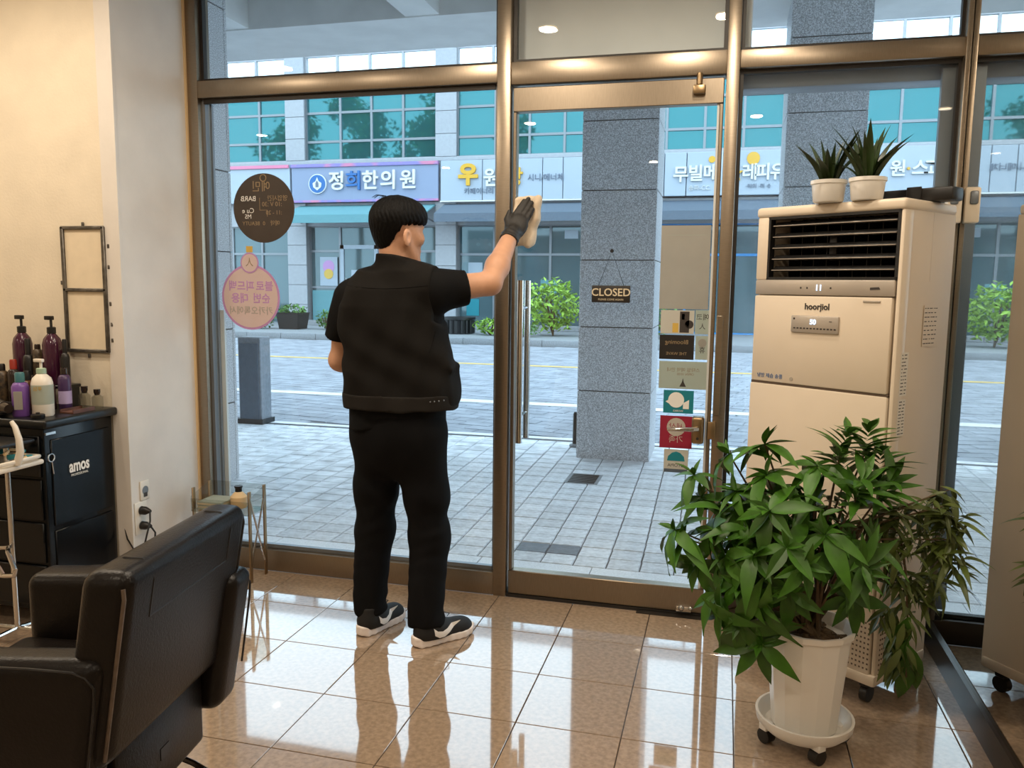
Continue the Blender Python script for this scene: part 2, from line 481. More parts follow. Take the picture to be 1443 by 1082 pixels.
o = obj('baseboard_right', strip(-.012, .0125, Y_B, -.0, -.002, .1), M['skirt'], None, False); o['kind'] = 'structure'

# ------------------------------------------------------------------ shopfront frame
def frame(name, x0, x1, y0, y1, z0, z1, horiz=False, r=.004):
    o = obj(name, MB().rbox(x0, x1, y0, y1, z0, z1, r, 2), M['steelh' if horiz else 'steel']); o['kind'] = 'structure'; return o
frame('trim_3', -.535, -.475, 0, .11, -.002, CEIL)             # left jamb
frame('trim_4', -.475, 1.02, .0, .10, 2.315, 2.395, True)     # left transom
frame('trim_5', 1.02, 1.082, -.006, .10, -.002, CEIL)         # mullion beside the door
frame('trim_6', 1.082, 1.985, .0, .10, 2.302, 2.398, True)    # transom above the door
frame('trim_7', 1.985, 2.037, -.006, .10, -.002, CEIL)        # post on the hinge side
frame('trim_8', 2.037, 2.862, .0, .10, 2.322, 2.394, True)    # right transom
frame('trim_9', 2.857, 2.877, -.012, .11, .1, CEIL)            # corner post
frame('trim_10', -.475, 1.02, .0, .10, -.002, .108, True)     # sill left
o = frame('trim_11', 2.037, 2.87, .0, .10, -.002, .1, True); o.data.materials[0] = M['skirt']
def window(name, x0, x1, z0, z1, g, gm='darksteel'):
    s = struct(name)
    m = MB(); y0, y1 = .035, .065; e = .016
    m.box(x0, x1, y0, y1, z0, z0 + e).box(x0, x1, y0, y1, z1 - e, z1).box(x0, x0 + e, y0, y1, z0 + e, z1 - e).box(x1 - e, x1, y0, y1, z0 + e, z1 - e)
    obj('frame', m, M[gm], s, False)
    obj('pane', MB().box(x0 + .008, x1 - .008, .046, .056, z0 + .008, z1 - .008), g, s, False)
    return s
w1 = window('window_1', -.475, 1.02, .108, 2.315, GLASS, 'alum')
obj('gasket', MB().box(-.459, 1.004, .024, .034, 2.292, 2.314), M['darksteel'], w1, False)
obj('bead', MB().box(-.459, 1.004, .03, .044, .109, .128), M['alum'], w1, False)
obj('reveal', MB().box(-.459, -.447, .07, .085, .124, 2.30), M['alum'], w1, False)
obj('white_edge', MB().box(-.458, -.425, .087, .10, .124, 1.30), M['letterwhite'], w1, False)
window('window_2', -.475, 1.02, 2.395, CEIL, GLASS)
window('window_3', 1.082, 1.985, 2.398, CEIL, GLASS)
w4 = window('window_4', 2.037, 2.862, .1, 2.322, GLASSD)
obj('reveal', MB().box(2.80, 2.852, .07, .10, .12, 2.30), M['alum'], w4, False)
window('window_5', 2.037, 2.862, 2.394, CEIL, GLASS)

door = struct('door_1')
obj('top_rail', MB().rbox(1.09, 1.978, .01, .06, 2.19, 2.292, .003, 1), M['steelh'], door)
obj('bottom_rail', MB().rbox(1.09, 1.978, .008, .062, .014, .125, .003, 1), M['steelh'], door)
obj('stile', MB().rbox(1.09, 1.106, .012, .058, .125, 2.19, .003, 1), M['steel'], door)
obj('stile', MB().rbox(1.962, 1.978, .012, .058, .125, 2.19, .003, 1), M['steel'], door)
o = obj('edge_seal', MB().box(1.953, 1.962, .022, .05, .125, 2.19), M['letterwhite'], door, False)
obj('pane', MB().box(1.106, 1.953, .03, .040, .125, 2.19), GLASS, door, False)
hb = MB(); hb.tube([(1.143, -.035, .737), (1.143, -.035, 1.463)], .0145, 14)
h = obj('handle', hb, M['chrome'], door)
h2 = MB().tube([(1.143, .105, .737), (1.143, .105, 1.463)], .0145, 14)
obj('outer_handle', h2, M['chrome'], door)
st = MB()
for z in (.86, 1.34): st.tube([(1.143, -.035, z), (1.143, .105, z)], .007, 8)
obj('handle_standoff', st, M['chrome'], door)
lk = obj('lock_body', MB().rbox(1.90, 1.952, -.022, .03, .775, .892, .012, 3), M['brass'], door)
obj('lever', MB().tube([(1.925, -.03, .842), (1.905, -.045, .842), (1.80, -.048, .838)], .009, 10, rs=[.011, .010, .007]), M['chrome'], lk)
obj('keyhole', MB().cyl((1.926, -.0225, .80), .006, -.003, 10, 'y'), M['darkprint'], lk)
obj('hinge', MB().rbox(1.855, 1.905, -.022, .012, 2.225, 2.262, .006, 2).cyl((1.88, -.012, 2.262), .012, .045, 12), M['brass'], door)
obj('hinge', MB().rbox(1.86, 1.93, -.012, .008, .018, .045, .006, 2).sphere((1.885, -.014, .04), .014, 10, 6).sphere((1.925, -.012, .04), .010, 10, 6), M['chrome'], door)
obj('threshold', MB().box(1.082, 1.984, .0, .08, -.001, .012).box(1.69, 1.978, -.03, .0, -.001, .004), M['darksteel'], door, False)
sp = obj('trim_12', MB().rbox(1.985, 2.014, -.012, -.006, .90, 1.325, .003, 1), M['steel']); sp['kind'] = 'structure'
sk = MB().rbox(1.966, 2.0, -.022, -.0055, .80, .875, .004, 2)
o = obj('trim_13', sk, M['brass']); o['kind'] = 'structure'

# ------------------------------------------------------------------ arcade outside
paving = struct('pavement')
obj('bedding', MB().box(-26, 26, .1, 30, -.09, -.029), M['pavejoint'], paving, False)
sill = MB()
xx = -4.0
while xx < 6:
    sill.rbox(xx + .002, xx + .598, .112, .56, -.05, -.02, .003, 1); xx += .6
obj('sill_stone', sill, M['sill'], paving, False)['kind'] = 'stuff'
pm = {}
def paver(w_, d_, dark=False):
    k = (round(w_, 3), round(d_, 3), dark)
    if k not in pm:
        hx, hy, b = w_ / 2 - .003, d_ / 2 - .003, .004
        m = MB().add([(-hx, -hy, -.03), (hx, -hy, -.03), (hx, hy, -.03), (-hx, hy, -.03), (-hx + b, -hy + b, -.02), (hx - b, -hy + b, -.02), (hx - b, hy - b, -.02), (-hx + b, hy - b, -.02)],
                     [(0, 1, 5, 4), (1, 2, 6, 5), (2, 3, 7, 6), (3, 0, 4, 7), (4, 5, 6, 7)])
        pm[k] = m.mesh('paver', M['paverdark' if dark else 'paver'], False)
    return pm[k]
PW, PD = .175, .16
pstuff = MB()
for j in range(22):
    y = .565 + PD * (j + .5)
    if y > 4.0: break
    for i in range(-24, 30):
        x = 1.296 + PW * (i + .5) - .02 * (y - .5)
        dark = (j == 1 and .86 < x < 1.32)
        jz = rng.uniform(-.0015, .0015)
        if (-.55 < x < 2.75 and y < 3.0) or dark:
            o = obj('paver', paver(PW, PD, dark), None, paving); o.location = (x, y, jz)
            o.rotation_euler = (rng.uniform(-.004, .004), rng.uniform(-.004, .004), 0)
        else:
            me = paver(PW, PD)
            pstuff.add([v.co + Vector((x, y, jz)) for v in me.vertices], [tuple(p.vertices) for p in me.polygons])
obj('paver_field', pstuff, M['paverstuff'], paving, False)['kind'] = 'stuff'
# street setts beyond the arcade, laid at a slant in staggered rows
st = MB(); a = R(-11); ca, sa = math.cos(a), math.sin(a)
L_, D_ = .36, .20
for j in range(-40, 90):
    for i in range(-50, 55):
        u_ = (i + (.5 if j % 2 else 0)) * L_; v_ = j * D_
        x = u_ * ca - v_ * sa; y = 8 + u_ * sa + v_ * ca
        if not (4.12 < y < 15.5 and -16 < x < 11): continue
        if x < -6 - (y - 4) * .9 or x > 4 + (y - 4) * .5: continue
        hx, hy = L_ / 2 - .005, D_ / 2 - .005; dz = -.022 + rng.uniform(-.002, .002)
        P = [(x + px * ca - py * sa, y + px * sa + py * ca) for px, py in ((-hx, -hy), (hx, -hy), (hx, hy), (-hx, hy))]
        Q = [(x + px * ca - py * sa, y + px * sa + py * ca) for px, py in ((-hx + .005, -hy + .005), (hx - .005, -hy + .005), (hx - .005, hy - .005), (-hx + .005, hy - .005))]
        st.add([(p[0], p[1], -.03) for p in P] + [(q[0], q[1], dz) for q in Q], [(0, 1, 5, 4), (1, 2, 6, 5), (2, 3, 7, 6), (3, 0, 4, 7), (4, 5, 6, 7)])
obj('street_sett', st, M['paver2'], paving, False)['kind'] = 'stuff'
o = obj('edge_strip', MB().box(-9, 8, 4.0, 4.11, -.03, -.019), M['sill'], paving, False)
o = obj('road_marking', MB().box(-18, 9, 6.12, 6.36, -.021, -.0175), M['white_line']); o['kind'] = 'structure'
o = obj('road_marking', MB().box(-18, 9, 10.82, 11.0, -.021, -.0175), M['yellow_line']); o['kind'] = 'structure'
far = struct('far_sidewalk')
obj('slab', MB().box(-20, 16, 15.92, 21, -.05, .125), M['kerb'], far, False)
km = MB().rbox(-.496, .496, 0, .3, -.04, .13, .012, 2).mesh('kerb_stone', M['kerb'])
for i in range(-18, 14):
    o = obj('kerb_stone', km, None, far); o.location = (i + .3, 15.61, 0)

def column(name, x0, x1, y0, y1, zs):
    s = struct(name)
    obj('core', MB().box(x0 + .012, x1 - .012, y0 + .012, y1 - .012, -.05, 3.7), M['darkprint'], s, False)
    for z0, z1 in zip(zs[:-1], zs[1:]):
        g = .004
        obj('panel', MB().rbox(x0, x1, y0, y0 + .03, z0 + g, z1 - g, .003, 1), M['granite'], s)
        obj('panel', MB().rbox(x0, x0 + .03, y0 + .034, y1 - .034, z0 + g, z1 - g, .003, 1), M['granite'], s)
        obj('panel', MB().rbox(x1 - .03, x1, y0 + .034, y1 - .034, z0 + g, z1 - g, .003, 1), M['granite'], s)
        obj('panel', MB().rbox(x0, x1, y1 - .03, y1, z0 + g, z1 - g, .003, 1), M['granite'], s)
ZS = [-.03, .56, 1.10, 1.655, 2.22, 2.775, 3.33, 3.65]
column('column', .835, 1.452, 3.25, 3.85, ZS)
column('column', 2.42, 3.0, 3.25, 3.85, ZS)
column('column', -1.90, -1.46, 1.48, 1.76, ZS)
sf = struct('arcade_soffit')
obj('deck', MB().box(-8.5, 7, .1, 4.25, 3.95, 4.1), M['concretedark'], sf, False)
obj('edge_beam', MB().box(-8.5, 7, 3.15, 4.05, 3.65, 3.95), M['concrete'], sf, False)
obj('inner_beam', MB().box(-8.5, 7, .12, .5, 3.65, 3.95), M['concrete'], sf, False)
for x in (-8, -5.9, -4.0, -2.3, -.52, 1.15, 2.72, 4.6, 6.5):
    obj('cross_beam', MB().box(x - .15, x + .15, .5, 3.15, 3.66, 3.95), M['concrete'], sf, False)
obj('fascia', MB().box(-8.5, 7, 4.06, 4.2, 3.70, 4.2), M['clad'], sf, False)
hk = MB().cyl((.12, 2.0, 3.86), .02, .1, 8); obj('sprinkler_head', hk, M['chrome'], sf)
wallbox('wall_front_upper', -12, 10, .1, .16, CEIL + .1, 3.95, M['concrete'])
wallbox('wall_front_outer', -12, -.54, .02, .14, -.05, CEIL + .12, M['clad'])
wallbox('wall_front_outer_right', 3.03, 10, .02, .14, -.05, CEIL + .12, M['clad'])
o = obj('fascia_panel', MB().rbox(1.0, 2.08, .16, .30, 2.42, 3.2, .006, 1), M['concrete']); o['kind'] = 'structure'
sh = MB().rbox(2.03, 2.868, .115, .24, 2.262, 2.40, .01, 2)
o = obj('trim_14', sh, M['alum']); o['kind'] = 'structure'

# ================================================================== BUILDING ACROSS THE STREET
B = thing('shop_building', 'pale clad shop building with teal windows across the street', 'building', (0, 20, .13))
BZ = -.13
PIERS = [-16.35, -11.45, -6.5, -1.55, 3.4, 8.35, 13.3]
def bp(name, m, x0, x1, y0, y1, z0, z1, r=0):
    q = MB()
    if r: q.rbox(x0, x1, y0, y1, z0 + BZ, z1 + BZ, r, 1)
    else: q.box(x0, x1, y0, y1, z0 + BZ, z1 + BZ)
    return obj(name, q, M[m], B, False)
bp('wall', 'clad', -18, 14, .7, 1.0, .13, 9.6)
bp('side_wall', 'clad', 13.9, 14.2, .0, 1.0, .13, 9.6)
bp('lintel', 'clad', -18, 14, .12, .6, 3.2, 3.9)
bp('spandrel', 'clad', -18, 14, .14, .7, 7.16, 7.36)
bp('roof_band', 'clad', -18, 14, .05, .7, 9.3, 9.6)
led = obj('ledge', MB().rbox(-18, 14, .0, .7, 5.07 + BZ, 5.2 + BZ, .02, 1), M['clad'], B, False)
zp = [.13, .75, 1.37, 1.99, 2.61, 3.2, 3.9]; zq = [5.2, 5.86, 6.52, 7.16, 7.8, 8.5, 9.3]
for p in PIERS:
    obj('pier_core', MB().box(p + .015, p + .635, .03, .7, BZ + .13, BZ + 9.3), M['kerb'], B, False)
    for zz in (zp, zq):
        for z0, z1 in zip(zz[:-1], zz[1:]):
            obj('panel', MB().rbox(p, p + .65, .0, .05, z0 + BZ + .008, z1 + BZ - .008, .004, 1), M['clad'], B, False)
def bwindow(x0, x1, z0, z1, cols, rows, g, y=.18, fm='alum', t=.035, name='window'):
    m = MB(); z0 += BZ; z1 += BZ
    xs_ = [x0 + (x1 - x0) * c for c in cols]; zs_ = [z0 + (z1 - z0) * c for c in rows]
    for x in xs_: m.box(x - t, x + t, y - .05, y + .05, z0, z1)
    for z in zs_: m.box(x0, x1, y - .045, y + .045, z - t, z + t)
    f = obj(name, m, M[fm], B, False)
    for i in range(len(xs_) - 1):
        for j in range(len(zs_) - 1):
            p = obj('pane', MB().box(-(xs_[i + 1] - xs_[i]) / 2 + t, (xs_[i + 1] - xs_[i]) / 2 - t, -.008, .008, -(zs_[j + 1] - zs_[j]) / 2 + t, (zs_[j + 1] - zs_[j]) / 2 - t), M[g], f, False)
            p.location = ((xs_[i] + xs_[i + 1]) / 2, y + .01, (zs_[j] + zs_[j + 1]) / 2)
            p.rotation_euler = (rng.uniform(-.012, .012), 0, rng.uniform(-.012, .012))
    return f
for k in range(6):
    a0, a1 = PIERS[k] + .65, PIERS[k + 1]
    bwindow(a0, a1, 5.2, 7.16, [0, .27, .51, .75, 1] if k != 0 else [0, .33, .77, 1], [0, .29, .73, 1], 'tealglass')
    bwindow(a0, a1, 7.36, 9.3, [0, .25, .5, .75, 1], [0, .5, 1], 'whiteglass', fm='clad')
    if k == 1:
        bwindow(a0, a1, .13, 3.2, [0, .24, .52, .76, 1], [0, .38, .75, 1], 'shopglass', y=.3)
    elif k == 2:
        bwindow(a0, a1, .13, 3.2, [0, .26, .33, .66, 1], [0, .72, 1], 'shopglass', y=.3)
    elif k == 3:
        bwindow(a0, a1, .13, 3.2, [0, .2, .42, .72, 1], [0, .72, 1], 'shopglass', y=.3, fm='blueframe')
    else:
        bwindow(a0, a1, .13, 3.2, [0, .3, .5, .75, 1], [0, .72, 1], 'shopglass', y=.3)
# white framed doors of the shop behind the man
dm = MB(); dx0, dx1 = -9.72, -8.45
dm.box(dx0, dx0 + .12, .16, .26, BZ + .2, BZ + 2.62).box(dx1 - .12, dx1, .16, .26, BZ + .2, BZ + 2.62).box(dx0, dx1, .16, .26, BZ + 2.5, BZ + 2.62).box(dx0, dx1, .16, .26, BZ + .2, BZ + .4)
dd = obj('shop_door', dm, M['signwhite'], B, False)
obj('handle', MB().tube([(dx0 + .22, .12, BZ + 1.0), (dx0 + .22, .12, BZ + 1.6)], .02, 6), M['chrome'], dd)
obj('pane', MB().box(dx0 + .12, dx1 - .12, .2, .215, BZ + .4, BZ + 2.5), M['shopglass'], dd, False)
bp('low_panel', 'awnteal', -10.72, -9.86, .2, .3, .2, 1.2)
for x0, x1 in ((-10.75, -6.55), (-5.8, -1.6)):
    s = thing('entrance_step', 'long granite step at the shop doors ' + ('under the lilac sign' if x0 < -8 else 'under the yellow letter sign'), 'step', ((x0 + x1) / 2, 19.72, .126))
    for k in range(4): obj('step_stone', MB().rbox((x0 - x1) / 2 + (x1 - x0) / 4 * k + .004, (x0 - x1) / 2 + (x1 - x0) / 4 * (k + 1) - .004, -.26, .27, 0, .145, .01, 1), M['kerb'], s, False)
pst = obj('window_poster', MB().box(-10.45, -9.85, .22, .235, 1.35 + BZ, 2.25 + BZ), M['signwhite'], B, False)
obj('print', MB().cyl((-10.15, .218, 1.95 + BZ), .2, -.006, 16, 'y'), M['lilac'], pst)
obj('print', MB().cyl((-10.15, .212, 1.72 + BZ), .16, -.006, 16, 'y'), M['ochre'], pst)
obj('window_notice', MB().box(-9.35, -8.65, .17, .18, 1.45 + BZ, 1.85 + BZ), M['signwhite'], B, False)
for x0, x1, z0, z1, m_ in ((-5.55, -5.1, 1.5, 2.1, 'signwhite'), (-3.3, -2.8, 1.2, 1.6, 'awnteal'), (-5.6, -5.2, .5, 1.0, 'tealcard'), (-4.3, -4.05, 2.75, 3.05, 'signwhite'), (-2.6, -2.2, 2.8, 3.05, 'signwhite')):
    obj('window_notice', MB().box(x0, x1, .285, .295, z0 + BZ, z1 + BZ), M[m_], B, False)
rd = bp('red_curtain', 'redcard', -13.0, -12.2, .2, .24, .4, 1.5)

def sign(name, label, x0, x1, z0, z1, m, joints=()):
    s = thing(name, label, 'sign', ((x0 + x1) / 2, 19.87, z0))
    cx = (x0 + x1) / 2
    xs_ = [x0] + list(joints) + [x1]
    for a_, b_ in zip(xs_[:-1], xs_[1:]):
        obj('panel', MB().rbox(a_ - cx + .01, b_ - cx - .01, .0, .12, .0, z1 - z0, .01, 1), M[m], s, False)
    s['x'] = cx
    return s, cx, z0
s, cx, z0 = sign('shop_sign', 'lilac shop sign with blue round emblem and raised white lettering', -11.2, -6.36, 3.9, 5.06, 'signlilac')
obj('top_edge', MB().rbox(-2.42, 2.42, -.05, .1, 1.06, 1.16, .01, 1), M['signpurple'], s, False)
obj('bottom_edge', MB().rbox(-2.42, 2.42, -.04, .1, 0, .07, .01, 1), M['signpurple'], s, False)
for ch, x, m in (('정', -9.63, 'letterwhite'), ('희', -9.07, 'letterblue'), ('한', -8.53, 'letterwhite'), ('의', -7.93, 'letterwhite'), ('원', -7.29, 'letterwhite')):
    text('lettering', ch, .60, M[m], (x - cx, -.04, .60), s, ext=.035, bold=.012)
eb = obj('emblem', MB().cyl((-10.28 - cx, -.01, .56), .30, -.05, 28, 'y'), M['letterwhite'], s)
obj('disc', MB().cyl((-10.28 - cx, -.06, .56), .27, -.012, 28, 'y'), M['letterblue'], eb)
Tm = Matrix.Translation((-10.28 - cx, -.072, .56)) @ Matrix.Rotation(PI / 2, 4, 'X')
obj('white_figure', MB().prism([(0, .2), (.05, .08), (.15, .02), (.13, -.1), (0, -.2), (-.13, -.1), (-.15, .02), (-.05, .08)], 0, .01, Tm), M['letterwhite'], eb, False)
obj('grey_figure', MB().prism([(0, .1), (.05, .02), (.05, -.1), (-.05, -.1), (-.05, .02)], .01, .02, Tm), M['lettergrey'], eb, False)
s, cx, z0 = sign('shop_sign', 'pale blue sign with yellow round first letter, right of the lilac sign', -6.3, -1.2, 3.9, 5.06, 'signwhite', (-5.0, -3.2, -2.6))
obj('bottom_edge', MB().box(-2.55, 2.55, -.02, .1, -.04, 0), M['letterwhite'], s, False)
text('lettering', '우', .66, M['letteryellow'], (-5.42 - cx, -.04, .70), s, ext=.035, bold=.03)
text('lettering', '원', .56, M['letterwhite'], (-4.70 - cx, -.04, .60), s, ext=.03, bold=.012)
text('lettering', '장', .56, M['letteryellow'], (-4.02 - cx, -.04, .60), s, ext=.03, bold=.012)
text('small_lettering', '카페이너리 IDC', .20, M['lettergrey'], (-4.9 - cx, -.02, .25), s, ext=.008)
text('small_lettering', '시니/메너체', .22, M['lettergrey'], (-3.1 - cx, -.02, .60), s, ext=.008)
s, cx, z0 = sign('shop_sign', 'pale sign with white lettering and small yellow discs, right of granite column', -1.15, 3.9, 3.93, 5.1, 'signwhite', (.25, .85, 2.2))
for ch, x, zz, c_ in (('무', .70, .55, 'letterwhite'), ('빌', 1.10, .57, 'letterwhite'), ('메', 1.50, .58, 'letterwhite'), ('★', 2.14, .55, 'letteryellow'), ('레', 2.52, .57, 'letterwhite'), ('피', 2.86, .57, 'letterwhite'), ('유', 3.25, .57, 'letterwhite')):
    text('lettering', ch, .46, M[c_], (x - cx, -.03, zz), s, ext=.03, bold=.01)
for x, r in ((1.52, .09), (2.6, .17)):
    obj('yellow_disc', MB().cyl((x - cx, .0, .96), r, -.03, 20, 'y'), M['letteryellow'], s)
text('small_lettering', '송파-CC', .16, M['letterwhite'], (1.2 - cx, -.02, .2), s, ext=.01)
text('small_lettering', '·이이 ·미 ·0', .14, M['lettergrey'], (2.75 - cx, -.02, .22), s, ext=.01)
s, cx, z0 = sign('shop_sign', 'pale sign behind the air conditioner plants, raised white lettering', 3.95, 8.4, 3.93, 5.1, 'signwhite')
for ch, x, c_ in (('원', 6.2, 'letterwhite'), ('·', 6.45, 'letteryellow'), ('스', 6.72, 'letterwhite'), ('고', 7.0, 'letterwhite'), ('곳', 7.28, 'letterwhite')):
    text('lettering', ch, .44, M[c_], (x - cx, -.03, .58), s, ext=.03, bold=.01)
s, cx, z0 = sign('shop_sign', 'blank pale sign with pink top edge, left of the lilac sign', -16.3, -11.24, 3.9, 5.06, 'signwhite')
obj('top_edge', MB().rbox(-2.5, 2.5, -.05, .1, 1.06, 1.16, .01, 1), M['pinksign'], s, False)

def awning(label, x0, x1, m, z=3.82):
    s = thing('shop_awning', label, 'awning', ((x0 + x1) / 2, 19.998, 3.2)); hw = (x1 - x0) / 2
    Tm = Matrix(((0, 0, 1, 0), (1, 0, 0, 0), (0, 1, 0, 0), (0, 0, 0, 1)))
    obj('canopy', MB().prism([(0, .62), (-.95, .26), (-.95, .22), (0, .57)], -hw, hw, Tm), M[m], s, False)
    obj('valance', MB().box(-hw, hw, -.96, -.94, .02, .25), M[m], s, False)
    for x in (-hw + .05, hw - .05): obj('arm', MB().tube([(x, 0, .1), (x, -.93, .22)], .025, 6), M['alum'], s)
    return s
awning('teal awning under the lilac shop sign', -11.0, -6.5, 'awnteal')
awning('grey awning under the sign with yellow letter', -6.2, -1.3, 'awngrey')
awning('grey awning right of the granite column under white lettered sign', -1.0, 3.9, 'awngrey')
awning('grey awning at the far end behind the air conditioner', 4.1, 8.5, 'awngrey')

# ------------------------------------------------------------------ street planting and small street things
def leaves(n, c, rad, size, seed, shell=.55, zmin=None):
    q = random.Random(seed); m = MB()
    for i in range(n):
        while True:
            d = Vector((q.uniform(-1, 1), q.uniform(-1, 1), q.uniform(-1, 1)))
            if .02 < d.length < 1: break
        d = d.normalized() * (q.uniform(shell, 1) * (1 + .18 * math.sin(d.x * 7 + seed) * math.cos(d.z * 6)))
        p = Vector((c[0] + d.x * rad[0], c[1] + d.y * rad[1], c[2] + d.z * rad[2]))
        if zmin is not None and p.z < zmin: continue
        s_ = size * q.uniform(.6, 1.3)
        E_ = Euler((q.uniform(-1, 1), q.uniform(-1, 1), q.uniform(0, 6.3))).to_matrix()
        vs = [p + E_ @ Vector(v) for v in ((-s_, 0, 0), (0, -s_ * .45, s_ * .12), (s_, 0, 0), (0, s_ * .45, s_ * .12))]
        m.add(vs, [(0, 1, 2, 3)])
    return m
def shrub(label, x, y, z, rad, n, size, m, seed, name='shrub'):
    s = thing(name, label, 'shrub', (x, y, z))
    o = obj('foliage', leaves(n, (0, 0, rad[2] * 1.1), rad, size, seed, zmin=.02), M[m], s, False); o['kind'] = 'stuff'
    q = random.Random(seed); t = MB()
    for i in range(5): t.tube([(0, 0, 0), (q.uniform(-.5, .5) * rad[0], q.uniform(-.5, .5) * rad[1], rad[2] * 1.4)], .02, 5)
    obj('stem', t, M['stem'], s)
    return s
shrub('bright yellow green bush in front of the shop windows, seen behind the door handle', -2.3, 17.4, .13, (.78, .6, .72), 900, .09, 'bush', 3, 'bush')
shrub('second bright bush beside the granite column', -.75, 18.0, .13, (.55, .5, .78), 500, .09, 'bush', 4, 'bush')
shrub('low green shrub right of the ribbed planter', -3.9, 17.0, .13, (.45, .35, .22), 260, .07, 'bush', 5)
shrub('low green shrub at the kerb under the bright bush', -2.9, 16.7, .13, (.4, .3, .16), 200, .06, 'bushdark', 6)
shrub('low green shrub left of the black square planter', -10.75, 17.2, .13, (.42, .35, .26), 260, .07, 'bushdark', 8)
shrub('small shrub right of the black square planter', -8.9, 17.6, .13, (.3, .3, .26), 180, .07, 'bushdark', 9)
shrub('green bush behind the glass right of the door post', .3, 17.6, .13, (.7, .5, .45), 400, .08, 'bushdark', 10, 'bush')
shrub('green bush seen between air conditioner and corner post', 6.9, 17.6, .13, (.6, .5, .6), 400, .08, 'bushdark', 11, 'bush')
p = thing('street_planter', 'black square street planter with small shrub on the far kerb', 'planter', (-9.9, 17.5, .13))
obj('tub', MB().lathe([(.40, 0), (.48, .42), (.50, .46), (.44, .46), (.42, .38)], 4, Matrix.Rotation(PI / 4, 4, 'Z')), M['black'], p, False)
o = obj('foliage', leaves(160, (0, 0, .55), (.42, .42, .16), .07, 12), M['bushdark'], p, False); o['kind'] = 'stuff'
p = thing('street_planter', 'black round ribbed street planter beside the shop step', 'planter', (-4.9, 17.4, .13))
q = MB()
for k in range(18):
    a_ = 2 * PI * k / 18; q.tube([(.40 * math.cos(a_), .40 * math.sin(a_), .02), (.40 * math.cos(a_), .40 * math.sin(a_), .36)], .05, 6)
q.lathe([(.39, 0), (.39, .38), (.46, .38), (.46, .44), (.36, .44), (.35, .3)], 24)
obj('tub', q, M['black'], p)
o = obj('soil', MB().cyl((0, 0, .36), .35, .03, 16), M['soil'], p)
bxx = thing('utility_box', 'dark blue grey utility box beside the left granite column', 'utility box', (-2.70, 3.98, -.02))
obj('body', MB().rbox(-.13, .13, -.1, .1, .0, .9, .01, 1), M['paverdark'], bxx)
obj('door', MB().rbox(-.11, .11, -.112, -.1, .05, .84, .004, 1), M['awngrey'], bxx)
obj('plinth', MB().box(-.15, .15, -.12, .12, 0, .05), M['black'], bxx, False)
dg = thing('drain_cover', 'dark iron drain cover set in the paving near the column', 'drain cover', (1.03, 2.5, -.02))
obj('rim', MB().box(-.125, .125, -.16, .16, -.005, .002), M['kerb'], dg, False)
for k in range(9): obj('slat', MB().box(-.10, .10, -.14 + k * .031, -.12 + k * .031, .002, .006), M['black'], dg, False)
bo = thing('bollard', 'thin dark post standing at the foot of the granite column', 'post', (.74, 3.72, -.02))
obj('shaft', MB().lathe([(.022, .02), (.02, .30), (.012, .32), (0, .322)], 10), M['black'], bo)
obj('foot', MB().lathe([(.05, 0), (.05, .02), (.02, .03)], 12), M['kerb'], bo)
# street trees on our side, mirrored in the upper windows opposite
def tree(x, y, h, seed, label):
    s = thing('street_tree', label, 'tree', (x, y, -.02))
    q = random.Random(seed); t = MB()
    t.tube([(0, 0, 0), (.05, 0, h * .3), (0, .08, h * .6), (.1, 0, h * .8)], .1, 10, rs=[.16, .13, .09, .05])
    obj('trunk', t, M['stem'], s)
    m = MB()
    for k in range(7):
        c = (q.uniform(-.85, .85), q.uniform(-1.0, 1.0), h * q.uniform(.55, .95))
        l = leaves(420, c, (1.05, 1.1, 1.0), .16, seed * 10 + k, .4); m.add(l.v, l.f)
    o = obj('foliage', m, M['treeleaf'], s, False); o['kind'] = 'stuff'
for i, (x, y, h) in enumerate([(-15.7, 6.2, 10.6), (-19.5, 6.0, 10), (-7.6, 6.2, 9.4), (-11.9, 6.3, 10.2)]):
    tree(x, y, h, 20 + i, ['tallest green street tree, mirrored in the teal windows opposite', 'green street tree farthest along the street, mirrored in teal windows', 'smallest green street tree, nearest the left granite column', 'second green street tree from the granite column, mirrored in the teal windows'][i])

